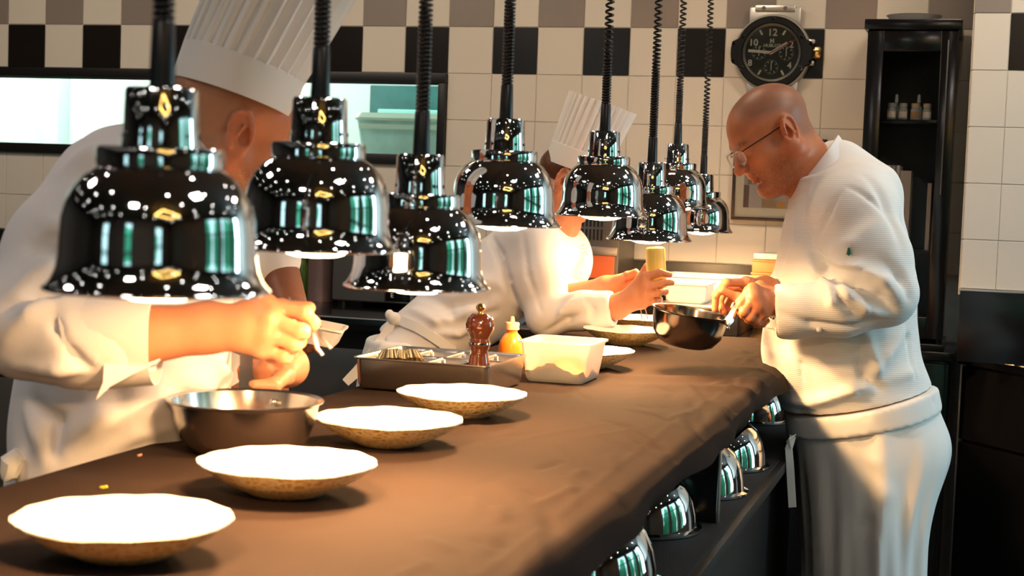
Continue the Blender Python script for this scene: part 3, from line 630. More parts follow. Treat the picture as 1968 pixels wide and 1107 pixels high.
# ------------------------------------------------------------------ the wall clock shaped like a wristwatch
M['clock_steel'] = mat('clock_steel', (0.62, 0.60, 0.56), 0.32, 0.85); M['clock_black'] = mat('clock_black', (0.010, 0.010, 0.010), 0.25); M['dial'] = mat('dial', (0.014, 0.015, 0.013), 0.35)
M['lume'] = mat('lume', (0.55, 0.54, 0.46), 0.5); M['gold'] = mat('gold', (0.90, 0.62, 0.25), 0.2, 1.0); M['hand_red'] = mat('hand_red', (0.30, 0.03, 0.02), 0.4)
cc = PY(1483, 101, 5.09); ppm = FPX/np.linalg.norm(cc-np.array([0, 0, CAMZ]))*1.0
S = 1.0/ppm
ck = tag(empty('wall_clock', (cc[0], WY-.008, cc[2])), 'large wall clock shaped like a black and steel wristwatch above the standing chef', 'clock')
Mx = Matrix.Rotation(math.pi/2, 4, 'X')
def disc(r0, r1, y0, y1, n=64):   # ring facing the room, y = distance from the wall towards the room
    q = MB(); q.lathe([(r0*S, y0), (r1*S, y0), (r1*S, y1-.002), (r1*S-.002, y1), (r0*S, y1)], n, Mx); return q
b = disc(.001, 72, 0, .038); b.build('case_middle', M['clock_steel'], ck)
b = MB()      # lugs above and below
for sg in (1, -1):
    z0, z1 = sorted((sg*48*S, sg*86*S)); b = MB(); b.rbox((-46*S, -.030, z0), (50*S, -.004, z1), .006); b.build('lug', M['clock_steel'], ck)
b = MB(); b.rbox((-36*S, -.040, 78*S), (40*S, -.006, 89*S), .004); lg = b.build('strap_bar', M['clock_steel'], ck)
for xx in (-19, 21): b = MB(); b.lathe([(.0004, .001), (4*S, .001), (4*S, -.002)], 14, Matrix.Translation((xx*S, -.040, 83*S)) @ Mx); b.build('screw', M['steel_dark'], lg)
b = MB()      # octagonal-shouldered black bezel with ears left and right
pts = []
for k in range(96):
    w = 2*math.pi*k/96; r = 68.0
    dxx = abs(math.cos(w)); 
    if dxx > .93: r = 68+9*min(1, (dxx-.93)/.035)
    pts.append((r*S*math.cos(w), r*S*math.sin(w)))
v = [(x_, -.036, z_) for x_, z_ in pts]+[(x_, -.050, z_) for x_, z_ in pts]+[(x_*.97, -.053, z_*.97) for x_, z_ in pts]+[(56*S*math.cos(2*math.pi*k/96), -.053, 56*S*math.sin(2*math.pi*k/96)) for k in range(96)]+[(55*S*math.cos(2*math.pi*k/96), -.044, 55*S*math.sin(2*math.pi*k/96)) for k in range(96)]
f = []
for i in range(4):
    for k in range(96): k2 = (k+1) % 96; f.append((i*96+k, i*96+k2, (i+1)*96+k2, (i+1)*96+k))
b.raw(v, f); b.build('bezel', M['clock_black'], ck)
b = disc(.001, 56, .036, .044); b.build('dial', M['dial'], ck)
b = MB(); b.lathe([(50*S, -.0), (54.5*S, 0), (54.5*S, .004), (50*S, .0015)], 64, Matrix.Translation((0, -.0442, 0)) @ Mx); b.build('dial_ring', M['steel_dark'], ck)
for deg in (90, 28, -28, -90, 208, 152): 
    w = math.radians(deg); b = MB(); b.lathe([(.0004, .003), (3.6*S, .003), (4.2*S, .001), (4.2*S, -.001)], 16, Matrix.Translation((62*S*math.cos(w), -.0535, 62*S*math.sin(w))) @ Mx); b.build('bezel_screw', M['chrome'], ck)
for sg in (-1, 1):
    for zz in (-16, 16): b = MB(); b.lathe([(.0004, .0025), (2.8*S, .0025), (2.8*S, -.001)], 14, Matrix.Translation((sg*72.5*S, -.0505, zz*S)) @ Mx); b.build('ear_screw', M['chrome'], ck)
b = MB(); b.lathe([(.0004, -.004), (9*S, -.004), (10*S, -.001), (10*S, 9*S), (8*S, 11*S), (.0004, 11*S)], 32, Matrix.Translation((78*S, -.024, 2*S)) @ Matrix.Rotation(math.pi/2, 4, 'Y'), mod=lambda r, z, w: (r*(1+(.08 if r > 9*S*.99 else 0)*math.cos(12*w)), z)); b.build('crown', M['gold'], ck)
b = MB(); b.rbox((66*S, -.034, -22*S), (78*S, -.010, -14*S), .003); b.rbox((66*S, -.034, 18*S), (78*S, -.010, 26*S), .003); b.build('crown_guard', M['clock_steel'], ck)
for txt, x_, z_, sz in (('12', 0, 37, 15), ('10', -35, 18, 14), ('2', 36, 15, 14), ('4', 34, -24, 13), ('8', -40, -20, 13)):
    link('numeral', text_mesh('numeral', txt, sz*S*1.25, M['lume'], bold=.0005), None, ck, (x_*S, -.0448, z_*S), (math.pi/2, 0, 0))
link('brand_lettering', text_mesh('brand_lettering', 'HUBLOT', 8.2*S, M['lume'], bold=.0003), None, ck, (0, -.0448, 13*S), (math.pi/2, 0, 0))
b = MB(); b.box((-4*S, -.0455, 18*S), (-1.6*S, -.044, 26*S), None); b.box((1.0*S, -.0455, 18*S), (3.4*S, -.044, 26*S)); b.box((-2*S, -.0455, 21*S), (2*S, -.044, 23*S)); b.build('brand_emblem', M['lume'], ck, smooth=False)
for deg in (120, 60, -60, -120): 
    w = math.radians(deg); b = MB(); b.rbox((38*S, -.0458, -1.8*S), (48*S, -.0440, 1.8*S), .0006, 1, Matrix.Rotation(-w, 4, 'Y')); b.build('hour_marker', M['lume'], ck)
for (cx_, cz_) in ((0, -27), (27, -1), (-24, 0)):
    b = MB(); b.lathe([(12.4*S, 0), (13.4*S, 0), (13.4*S, .001), (12.4*S, .001), (12.4*S, 0)], 32, Matrix.Translation((cx_*S, -.0442, cz_*S)) @ Mx); sd_ = b.build('subdial', M['steel_dark'], ck)
    b = MB(); b.box((cx_*S-.0012, -.0456, cz_*S-6*S), (cx_*S+.0012, -.0446, cz_*S+11*S))
    for k in range(8): 
        w = 2*math.pi*k/8+.2; b.box((-.001, -.0450, 9*S), (.001, -.0444, 12*S), Matrix.Translation((cx_*S, 0, cz_*S)) @ Matrix.Rotation(w, 4, 'Y'))
    b.build('subdial_hand', M['lume'], sd_, smooth=False)
def hand(nm, deg, l0, l1, w0, m, yy):
    b = MB(); b.rbox((-l0*S, -yy-.0012, -w0*S), (l1*S, -yy, w0*S), .0005, 1, Matrix.Rotation(-math.radians(deg), 4, 'Y')); return b.build(nm, m, ck)
hand('hour_hand', 176, 2, 44, 2.6, M['lume'], .0475); hand('minute_hand', 32, 4, 34, 2.8, M['lume'], .0490); hand('second_hand', 29, 8, 50, 0.9, M['hand_red'], .0505)
b = disc(.001, 55.5, .0530, .0540); b.build('crystal', M['glass'], ck)

# framed photograph on the wall
fx0, fz0 = PY(1404, 422, 5.12)[0], PY(1404, 422, 5.12)[2]; fx1 = fx0+.30; fz1 = fz0+.27
fr = tag(empty('framed_photograph', (fx0, WY-.007, fz0)), 'framed photograph with a white mount behind the standing chef\'s face', 'picture'); w_, h_ = fx1-fx0, fz1-fz0
b = MB()
for lo, hi in (((0, -.018, 0), (w_, 0, .010)), ((0, -.018, h_-.010), (w_, 0, h_)), ((0, -.018, .010), (.010, 0, h_-.010)), ((w_-.010, -.018, .010), (w_, 0, h_-.010))): b.rbox(lo, hi, .0015)
b.build('frame_moulding', mat('frame_wood', (0.03, 0.016, 0.010), 0.35), fr)
b = MB(); b.box((.009, -.010, .009), (w_-.009, -.004, h_-.009)); b.build('mount', mat('mount', (0.74, 0.68, 0.60), 0.7), fr, smooth=False)
b = MB(); b.box((.038, -.0112, .042), (w_-.038, -.0098, h_-.042)); pr = b.build('print', mat('print_grey', (0.36, 0.32, 0.32), 0.5, noise=(20, .3)), fr, smooth=False)
for lo, hi, cl in (((.038, .042), (.056, .115), (.12, .075, .06)), ((.056, .042), (.098, .12), (.46, .40, .42)), ((.098, .042), (.138, .070), (.35, .23, .13)), ((.146, .042), (.174, .066), (.48, .24, .07)), ((.05, .118), (.10, .15), (.25, .15, .10))):
    b = MB(); b.box((lo[0], -.0118, lo[1]), (hi[0], -.0113, hi[1])); b.build('print_patch', mat('print_patch', cl, .5), pr, smooth=False)
b = MB(); b.box((.009, -.0150, .009), (w_-.009, -.0140, h_-.009)); b.build('picture_glass', M['glass'], fr, smooth=False)

# ------------------------------------------------------------------ black display cabinet with glass door
CY = 4.80; gx0, gx1, gz1, gz0 = -0.352, -0.082, 1.890, 0.925
gw, gh = gx1-gx0, gz1-gz0
gc = tag(empty('display_cabinet', (gx0, CY, gz0)), 'tall black display cabinet with a glass door beside the tiled pier', 'cabinet')
b = MB(); b.box((.006, .30, 0), (gw-.006, .325, gh-.03)); b.build('cabinet_back', M['black_satin'], gc, smooth=False)
for xx in (.006, gw-.022): b = MB(); b.rbox((xx, .02, 0), (xx+.016, .31, gh-.03), .002); b.build('cabinet_side', M['black_gloss'], gc)
b = MB(); b.rbox((-.006, -.01, gh-.03), (gw+.006, .325, gh), .003); b.build('cabinet_top', M['black_gloss'], gc)
b = MB(); b.rbox((-.002, -.02, -.012), (gw+.002, .325, .006), .003); b.build('cabinet_bottom', M['black_gloss'], gc)
dr = MB(); dw = .048
dr.rbox((.004, 0, .02), (.004+dw, .02, gh-.032), .003); dr.rbox((gw-.004-dw, 0, .02), (gw-.004, .02, gh-.032), .003); dr.rbox((.004+dw, 0, gh-.032-.062), (gw-.004-dw, .02, gh-.032), .003); dr.rbox((.004+dw, 0, .02), (gw-.004-dw, .02, .085), .003)
door = dr.build('door_frame', M['black_gloss'], gc)
b = MB(); b.box((.004+dw, .009, .085), (gw-.004-dw, .012, gh-.094)); b.build('door_pane', M['glass_dark'], door, smooth=False)
b = MB(); b.rbox((gw-.036, -.006, gh-.08), (gw-.030, .001, gh-.42), .0015) if False else b.rbox((gw-.034, -.005, .45), (gw-.030, .001, gh-.06), .001); b.build('door_edge', M['steel_dark'], door)
js = PY(1745, 230, CY+.04)[2]-gz0
for zz in (js-.012, js-.40): b = MB(); b.rbox((.022, .03, zz), (gw-.022, .30, zz+.012), .001); b.build('shelf', M['black_gloss'], gc)
M['jar_glass'] = mat('jar_glass', (0.42, 0.47, 0.46), 0.08, trans=0.3); M['label_paper'] = mat('label_paper', (0.62, 0.58, 0.48), 0.7)
for k, (px_, lidc, lab) in enumerate(((1713, (.45, .47, .48), 'leftmost small spice jar on the display cabinet shelf, grey lid'), (1735, (.55, .50, .40), 'second small spice jar from the left, broad white label'), (1758, (.60, .42, .22), 'third small spice jar from the left, round brown label'), (1781, (.62, .45, .25), 'rightmost small spice jar on the shelf, pale paper label'))):
    p = PY(px_, 228, CY+.06); j_ = tag(empty('spice_jar', (p[0], CY+.06, gz0+js+.0005)), lab, 'jar', 'spice jars in the display cabinet')
    b = MB(); b.lathe([(.0005, 0), (.0125, 0), (.0135, .002), (.0135, .030), (.010, .036), (.0105, .038)], 24); b.build('jar_glass', M['jar_glass'], j_)
    b = MB(); b.lathe([(.0005, .037), (.0115, .037), (.0115, .049), (.0005, .050)], 24); b.build('jar_lid', mat('jar_lid', lidc, .3, .6), j_)
    b = MB(); vv = []; ff = []
    for i in range(11):
        w = math.radians(-150+i*12); 
        for z_ in (.006, .024): vv.append((.0138*math.cos(w), .0138*math.sin(w), z_))
    for i in range(10): ff.append((2*i, 2*i+2, 2*i+3, 2*i+1))
    b.raw(vv, ff); b.build('jar_label', mat('label_brown', (.30, .16, .06), .6) if k == 2 else M['label_paper'], j_)
for px_ in (1721, 1764):
    p = PY(px_, 228, CY+.10); j_ = tag(empty('dropper_bottle', (p[0], CY+.11, gz0+js+.0005)), 'thin %s glass dropper bottle behind the spice jars' % ('left' if px_ < 1740 else 'right'), 'bottle', 'dropper bottles behind the jars')
    b = MB(); b.lathe([(.0005, 0), (.011, 0), (.011, .04), (.005, .048), (.005, .055)], 20); b.build('bottle_glass', M['jar_glass'], j_); b = MB(); b.lathe([(.004, .054), (.0055, .056), (.004, .078), (.0005, .080)], 16); b.build('dropper', mat('dropper', (.5, .5, .48), .4), j_)
# books on the lower shelves
bz = js-.40+.012
books = [(1706, .010, .25, (.45, .44, .43), 'grey'), (1715, .009, .25, (.30, .30, .30), 'dark grey'), (1723, .010, .25, (.55, .52, .48), 'pale'), (1738, .032, .235, (.36, .31, .26), 'thick beige'), (1785, .012, .20, (.42, .36, .30), 'sand-coloured')]
for k, (px_, th, hh, cl, nm) in enumerate(books):
    p = PY(px_, 400, CY+.07); o = tag(empty('book', (p[0], CY+.05, gz0+bz+.0005)), '%s book standing upright behind the cabinet glass' % nm, 'book', 'books in the display cabinet')
    b = MB(); b.rbox((-th/2, 0, 0), (-th/2+.0015, .17, hh), .0004, 1); b.rbox((th/2-.0015, 0, 0), (th/2, .17, hh), .0004, 1); b.rbox((-th/2, -.0015, 0), (th/2, 0, hh), .0004, 1); b.build('book_cover', mat('book_cover', cl, .5), o)
    b = MB(); b.box((-th/2+.0016, .001, .003), (th/2-.0016, .166, hh-.003)); b.build('pages', M['label_paper'], o, smooth=False)
for k, (px_, cl, nm) in enumerate(((1757, (.42, .03, .02), 'red'), (1766, (.30, .05, .03), 'dark red'), (1748, (.10, .09, .10), 'black'))):
    p = PY(px_, 596, CY+.07); o = tag(empty('book', (p[0], CY+.05, gz0+.0065)), '%s book leaning on the cabinet floor behind the chef\'s back' % nm, 'book', 'books in the display cabinet'); o.rotation_euler = (0, -.16, 0)
    b = MB(); b.rbox((-.006, 0, 0.003), (-.0045, .17, .22), .0004, 1); b.rbox((.0045, 0, 0.003), (.006, .17, .22), .0004, 1); b.rbox((-.006, -.0015, 0.003), (.006, 0, .22), .0004, 1); b.build('book_cover', mat('book_cover', cl, .5), o)
    b = MB(); b.box((-.0044, .001, .005), (.0044, .166, .217)); b.build('pages', M['label_paper'], o, smooth=False)
# white dish on the cabinet
p = PY(1757, 33, CY+.14); ds = tag(empty('white_dish', (p[0], CY+.16, gz1+.001)), 'shallow white dish lying on top of the black display cabinet', 'dish')
b = MB(); b.lathe([(.0005, 0), (.045, 0), (.05, .002), (.070, .014), (.083, .026), (.0845, .027), (.083, .0275), (.066, .018), (.046, .006), (.0005, .004)], 48); b.build('dish_bowl', M['porcelain'], ds)
b = MB(); b.lathe([(.040, .0), (.044, -.0005), (.046, .001)], 40); b.build('foot_ring', M['porcelain'], ds)
# base unit under the display cabinet and the black corner unit
bc = tag(empty('black_base_unit', (-0.362, 4.78, 0)), 'black base unit under the glass display cabinet', 'cabinet')
b = MB(); b.rbox((0, .02, .06), (.30, .36, .885), .003); b.build('cabinet_body', M['black_gloss'], bc)
b = MB(); b.rbox((-.004, -.03, .886), (.315, .36, .912), .004); b.build('cabinet_top', M['black_gloss'], bc)
b = MB(); b.rbox((.006, 0, .08), (.29, .018, .875), .003); d_ = b.build('door', M['black_gloss'], bc)
b = MB(); b.box((.01, .05, 0), (.29, .35, .06)); b.build('plinth', M['black_matte'], bc, smooth=False)
c0 = PZ(1842, 682, .90); c1 = PZ(1968, 703, .90); dv = (c1-c0); dv /= np.linalg.norm(dv); c2 = c0+dv*1.1; nv = np.array([dv[1], -dv[0], 0])
if nv[1] > 0: nv = -nv
cu_ = tag(empty('corner_unit', (0, 0, 0)), 'black corner kitchen unit with a steel-edged worktop at the right frame edge', 'cabinet')
def prism(poly, z0, z1):
    n = len(poly); v = [(q[0], q[1], z0) for q in poly]+[(q[0], q[1], z1) for q in poly]; f = [tuple(range(n-1, -1, -1)), tuple(range(n, 2*n))]+[(k, (k+1) % n, n+(k+1) % n, n+k) for k in range(n)]; q = MB(); q.raw(v, f); return q
far = [(c2[0], 5.1), (c0[0], 5.1)]
prism([c0, c2, far[0], far[1]], .875, .90).build('worktop', M['black_gloss'], cu_, smooth=False)
i0, i2 = c0-nv*.03, c2-nv*.03
prism([i0, i2, far[0], (i0[0], 5.1)], .0, .874).build('cabinet_body', M['black_satin'], cu_, smooth=False)
b = MB(); b.tube([c0+nv*.002+np.array([0, 0, -.004]), c2+nv*.002+np.array([0, 0, -.004])], .0035, 8); b.build('edge_trim', M['steel'], cu_)
for k in range(2):
    s0, s1 = .006+k*.5, .494+k*.5
    for za, zb_ in ((.06, .64), (.65, .865)):
        q = [i0+dv*s0, i0+dv*s1, i0+dv*s1+nv*.018, i0+dv*s0+nv*.018]; pn = prism(q, za, zb_).build('door_panel', M['black_gloss'], cu_, smooth=False)
        pz = (za+zb_)/2 if za > .5 else .58; hm = i0+dv*(s0+.16)+nv*.03; b = MB(); b.tube([hm-dv*.05+np.array([0, 0, pz]), hm+dv*.05+np.array([0, 0, pz])], .004, 8); b.build('handle', M['steel_dark'], pn)
b = MB(); q_ = i0+nv*.012; b.rbox((q_[0]-.006, q_[1]-.004, 0.01), (q_[0]+.002, q_[1]+.004, .872), .001); b.build('corner_strip', M['steel_dark'], cu_)
b = MB(); b.rbox((px0+.002, PYF-.004, .90), (1.2, PYF+.012, zb-.002 if False else PY(1900, 557, PYF)[2]-.002), .002); tag(b.build('trim_1', M['black_gloss']), kind='structure')
b = MB(); b.rbox((px0-.002, PYF-.012, PY(1900, 557, PYF)[2]-.006), (1.2, PYF-.006, PY(1900, 557, PYF)[2]), .001); tag(b.build('trim_2', M['steel']), kind='structure')

# ------------------------------------------------------------------ seen through the serving hatch
hy = 5.50
sh = tag(empty('hatch_shelf', (0, hy-.06, 0)), 'pale shelf inside the serving hatch carrying the storage tub', 'shelf')
p0 = PY(668, 297, hy); p1 = PY(900, 297, hy); zs = PY(760, 300, hy)[2]
b = MB(); b.rbox((p0[0]-.1, 0, zs-.02), (p1[0], .36, zs), .003); b.build('shelf_board', M['mint_wall'], sh)
for xx in (p0[0]-.09, p1[0]-.03): b = MB(); b.box((xx, .30, 0), (xx+.02, .34, zs-.02)); b.build('leg', M['steel'], sh, smooth=False)
x0, x1 = PY(676, 260, hy)[0], PY(905, 260, hy)[0]; z1_ = PY(760, 217, hy)[2]; zl = PY(760, 232, hy)[2]
tu = tag(empty('storage_tub', ((x0+x1)/2, hy+.12, zs)), 'frosted storage tub with a clip lid behind the hatch glass', 'tub'); hw = (x1-x0)/2
M['frost'] = mat('frost', (0.55, 0.80, 0.76), 0.35, noise=(18, .2)); M['lid_pale'] = mat('lid_pale', (0.72, 0.86, 0.74), 0.35)
b = MB(); ringloft(b, [(hw-.03, .10, .02, .001), (hw-.012, .115, .02, zl-zs), (hw-.02, .108, .02, zl-zs)], True, True); b.build('tub_body', M['frost'], tu)
b = MB(); ringloft(b, [(hw-.004, .118, .03, zl-zs), (hw, .122, .03, zl-zs+.010), (hw-.012, .112, .03, z1_-zs), (hw-.02, .104, .03, z1_-zs)], True, True); b.build('tub_lid', M['lid_pale'], tu)
zc_ = PY(740, 243, hy)[2]-zs; b = MB(); b.rbox((-hw+.03, -.1275, zc_-.010), (hw*.9, -.117, zc_+.008), .003); b.build('lid_clip', M['lid_pale'], tu)
hb_ = 6.35
xa, xb, za, zb2 = PY(711, 170, hb_)[0], PY(905, 170, hb_)[0], PY(760, 222, hb_)[2], PY(760, 164, hb_)[2]
b = MB(); b.rbox((xa, hb_, za-.5), (xb, hb_+.2, zb2), .006); hd = tag(b.build('extractor_hood', M['teal_dark']), 'dark teal hood in the second kitchen behind the hatch', 'hood')
b = MB(); b.rbox((PY(742, 216, 6.2)[0], 6.1, PY(742, 260, 6.2)[2]), (xb, 6.3, PY(742, 212, 6.2)[2]), .006); tag(b.build('storage_carton', mat('carton_teal', (0.40, 0.85, 0.78), .5)), 'bright turquoise box behind the frosted storage tub', 'box')
xs_ = PY(75, 210, 6.5)[0]; xe_ = PY(112, 210, 6.5)[0]
b = MB(); b.rbox((xs_, 6.5, 0), (xe_, 6.598, 2.3), .006); tag(b.build('trim_3', mat('mint_trim', (0.55, 0.72, 0.64), .5)), kind='structure')
# ------------------------------------------------------------------ sculpting kit: signed distance shapes meshed with surface nets
def nrm(v): v = np.asarray(v, float); return v/np.linalg.norm(v)
class Clay:
    def __init__(s, h): s.h = h; s.ops = []; s.lo = np.full(3, 1e9); s.hi = np.full(3, -1e9)
    def _put(s, mode, fn, lo, hi, k, grow=True):
        lo, hi = np.asarray(lo, float), np.asarray(hi, float)
        s.ops.append((mode, fn, lo-k-3*s.h, hi+k+3*s.h, k))
        if grow and mode == 'u': s.lo = np.minimum(s.lo, lo-0.012); s.hi = np.maximum(s.hi, hi+0.012)
        return s
    def cap(s, a, b, ra, rb=None, k=0.01, mode='u'):
        a, b = np.asarray(a, float), np.asarray(b, float); rb = ra if rb is None else rb; ab = b-a; L = float(ab@ab)+1e-12; m = max(ra, rb)
        def fn(p): 
            t = np.clip(((p-a)@ab)/L, 0, 1); return np.linalg.norm(p-a-t[..., None]*ab, axis=-1)-(ra+(rb-ra)*t)
        return s._put(mode, fn, np.minimum(a, b)-m, np.maximum(a, b)+m, k)
    def chain(s, pts, rs, k=0.01):
        for i in range(len(pts)-1): s.cap(pts[i], pts[i+1], rs[i], rs[i+1], k)
        return s
    def ell(s, c, r, R=None, k=0.01, mode='u'):
        c, r = np.asarray(c, float), np.asarray(r, float); R = np.eye(3) if R is None else R   # columns of R = axes in world
        def fn(p):
            q = (p-c)@R; k0 = np.linalg.norm(q/r, axis=-1); k1 = np.linalg.norm(q/(r*r), axis=-1)+1e-9; return k0*(k0-1)/k1
        e = np.abs(R)@r
        return s._put(mode, fn, c-e, c+e, k)
    def loft(s, A, B, ax, secs, k=0.02, folds=None, mode='u', cut=True):
        """elliptic tube from A to B; ax = first width axis; secs = [(t, off1, off2, half1, half2)]"""
        A, B = np.asarray(A, float), np.asarray(B, float); L = np.linalg.norm(B-A); z = (B-A)/L; x = nrm(np.asarray(ax, float)-z*(np.asarray(ax, float)@z)); y = np.cross(z, x)
        T = np.array([q[0] for q in secs]); S_ = [np.array([q[i] for q in secs]) for i in (1, 2, 3, 4)]; mx = max(max(S_[2]), max(S_[3]))+max(np.abs(S_[0]).max(), np.abs(S_[1]).max())
        def ip(t, v):
            return np.interp(t, T, v)
        Tf = np.linspace(T[0], T[-1], 200); Sf = []
        for v in S_:
            w = np.interp(Tf, T, v)
            for _ in range(3): w = np.convolve(np.pad(w, 6, mode='edge'), np.ones(13)/13, 'valid')
            Sf.append(w)
        def fn(p):
            q = p-A; t = (q@z)/L; u = q@x; v = q@y; tc = np.clip(t, T[0], T[-1])
            a = np.interp(tc, Tf, Sf[2]); b = np.interp(tc, Tf, Sf[3]); du = u-np.interp(tc, Tf, Sf[0]); dv = v-np.interp(tc, Tf, Sf[1])
            kk = np.sqrt((du/a)**2+(dv/b)**2)+1e-9
            if folds is not None: kk = kk/(1+folds(np.arctan2(dv/b, du/a), tc))
            g = np.sqrt((du/(a*a))**2+(dv/(b*b))**2)/kk+1e-9
            d = (kk-1)/np.maximum(g, 1/np.maximum(a, b)); e = (np.abs(t-tc))*L
            return np.where(t == tc, d, np.where(d > 0, np.sqrt(d*d+e*e), np.maximum(d, e))) if cut else d
        lo = np.minimum(A, B)-mx; hi = np.maximum(A, B)+mx
        return s._put(mode, fn, lo, hi, k)
    def plane(s, p0, n, k=0.003, lo=None, hi=None):
        """cut away the side n points to (inside the box lo..hi)"""
        p0, n = np.asarray(p0, float), nrm(n)
        s.ops.append(('x', lambda p: (p-p0)@n, np.asarray(lo, float) if lo is not None else np.full(3, -1e9), np.asarray(hi, float) if hi is not None else np.full(3, 1e9), k)); return s
    def bump(s, pts, w, amp):
        """raises (amp > 0) or creases (amp < 0) the surface along a polyline"""
        for a, b in zip(pts[:-1], pts[1:]):
            a, b = np.asarray(a, float), np.asarray(b, float); ab = b-a; L = float(ab@ab)+1e-12
            def fn(p, a=a, ab=ab, L=L):
                t = np.clip(((p-a)@ab)/L, 0, 1); d = np.linalg.norm(p-a-t[..., None]*ab, axis=-1); return amp*np.exp(-(d/w)**2)
            s.ops.append(('b', fn, np.minimum(a, b)-2.2*w, np.maximum(a, b)+2.2*w, 0))
        return s
    def warp(s, fn): s.ops.append(('w', fn, None, None, 0)); return s
    def mesh_arrays(s):
        h = s.h; lo = s.lo; n = np.ceil((s.hi-lo)/h).astype(int)+2
        ax = [lo[i]+h*np.arange(n[i]) for i in range(3)]
        d = np.full(n, 0.08, np.float64)
        for mode, fn, a, b, k in s.ops:
            if a is None: i0 = np.zeros(3, int); i1 = n.copy()
            else:
                i0 = np.clip(np.floor((a-lo)/h), 0, n).astype(int); i1 = np.clip(np.ceil((b-lo)/h)+1, 0, n).astype(int)
            if np.any(i1 <= i0): continue
            sl = tuple(slice(i0[i], i1[i]) for i in range(3))
            g = np.stack(np.meshgrid(*[ax[i][sl[i]] for i in range(3)], indexing='ij'), -1)
            v = fn(g); c = d[sl]
            if mode == 'u':
                t = np.clip(k-np.abs(c-v), 0, None)/max(k, 1e-9); d[sl] = np.minimum(c, v)-t*t*k/4
            elif mode == 's':
                t = np.clip(k-np.abs(c+v), 0, None)/max(k, 1e-9); d[sl] = np.maximum(c, -v)+t*t*k/4
            elif mode == 'x': 
                t = np.clip(k-np.abs(c-v), 0, None)/max(k, 1e-9); d[sl] = np.maximum(c, v)+t*t*k/4
            elif mode == 'b': d[sl] = c-v
            elif mode == 'w': d[sl] = c+v
        ins = d < 0
        C = [(i, j, k) for i in (0, 1) for j in (0, 1) for k in (0, 1)]
        m = [x-1 for x in n]
        cnt = np.zeros(m, np.int8)
        for (i, j, k) in C: cnt += ins[i:i+m[0], j:j+m[1], k:k+m[2]]
        act = (cnt > 0) & (cnt < 8); idx = np.full(m, -1, np.int64); cells = np.argwhere(act); idx[act] = np.arange(len(cells))
        vals = np.stack([d[cells[:, 0]+i, cells[:, 1]+j, cells[:, 2]+k] for (i, j, k) in C], 1)
        acc = np.zeros((len(cells), 3)); w = np.zeros(len(cells)); Ca = np.array(C, float)
        for i in range(8):
            for j in range(i+1, 8):
                if np.abs(Ca[i]-Ca[j]).sum() != 1: continue
                a, b = vals[:, i], vals[:, j]; mk = (a < 0) != (b < 0); t = np.where(mk, a/(a-b+1e-12*(a == b)), 0)
                acc += mk[:, None]*(Ca[i]+t[:, None]*(Ca[j]-Ca[i])); w += mk
        V = lo+h*(cells+acc/w[:, None]); F = []
        for axi in range(3):
            o1, o2 = [(1, 2), (2, 0), (0, 1)][axi]
            sa = [slice(None)]*3; sb = [slice(None)]*3; sa[axi] = slice(0, -1); sb[axi] = slice(1, None)
            A_, B_ = ins[tuple(sa)], ins[tuple(sb)]
            e = np.argwhere(A_ != B_); e = e[(e[:, o1] > 0) & (e[:, o2] > 0) & (e[:, o1] < n[o1]-1) & (e[:, o2] < n[o2]-1)]
            q = []
            for (p1, p2) in ((-1, -1), (0, -1), (0, 0), (-1, 0)):
                c = e.copy(); c[:, o1] += p1; c[:, o2] += p2; q.append(idx[c[:, 0], c[:, 1], c[:, 2]])
            q = np.stack(q, 1); fl = A_[e[:, 0], e[:, 1], e[:, 2]]; q[~fl] = q[~fl][:, ::-1]; F.append(q)
        return V, np.concatenate(F)
def fast_mesh(name, V, F, tint=None):
    me = bpy.data.meshes.new(name); me.vertices.add(len(V)); me.vertices.foreach_set('co', np.asarray(V, np.float32).ravel())
    me.loops.add(F.size); me.polygons.add(len(F)); me.polygons.foreach_set('loop_start', np.arange(0, F.size, 4, dtype=np.int32))
    me.loops.foreach_set('vertex_index', F.astype(np.int32).ravel()); me.polygons.foreach_set('use_smooth', np.ones(len(F), bool)); me.update(calc_edges=True)
    if tint is not None:
        at = me.color_attributes.new('tint', 'FLOAT_COLOR', 'POINT'); c = np.ones((len(V), 4), np.float32); c[:, :3] = tint; at.data.foreach_set('color', c.ravel())
    return me
def smooth_arrays(V, F, it=1, lam=.5):
    for _ in range(it):
        s = np.zeros_like(V); c = np.zeros(len(V))
        for a, b in ((0, 1), (1, 2), (2, 3), (3, 0)):
            np.add.at(s, F[:, a], V[F[:, b]]); np.add.at(s, F[:, b], V[F[:, a]]); np.add.at(c, F[:, a], 1); np.add.at(c, F[:, b], 1)
        V = V+lam*(s/np.maximum(c, 1)[:, None]-V)
    return V
def clay_obj(name, clay, m, parent, tint=None, sm=1, folds=None):
    V, F = clay.mesh_arrays(); V = smooth_arrays(V, F, sm)
    if folds: V = smooth_arrays(crease(V, F, [(q_, w_, a_*1.7) for q_, w_, a_ in folds]), F, 1, .25)
    o = link(name, fast_mesh(name, V, F, tint(V) if tint else None), m, parent); return o
def to_px(V):
    q = V-np.array([0, 0, CAMZ]); X = q@CR; Y = q@CF; Z = q[:, 2]; c, n_ = math.cos(PITCH), math.sin(PITCH)
    d = Y*c-Z*n_; u = Z*c+Y*n_; x = FPX*X/d; y = -FPX*u/d; cr, sr = math.cos(ROLL), math.sin(ROLL)
    return 984+x*cr-y*sr, 553.5+x*sr+y*cr, d
def normals(V, F):
    n = np.cross(V[F[:, 2]]-V[F[:, 0]], V[F[:, 3]]-V[F[:, 1]]); N = np.zeros_like(V)
    for i in range(4): np.add.at(N, F[:, i], n)
    return N/(np.linalg.norm(N, axis=1)[:, None]+1e-12)
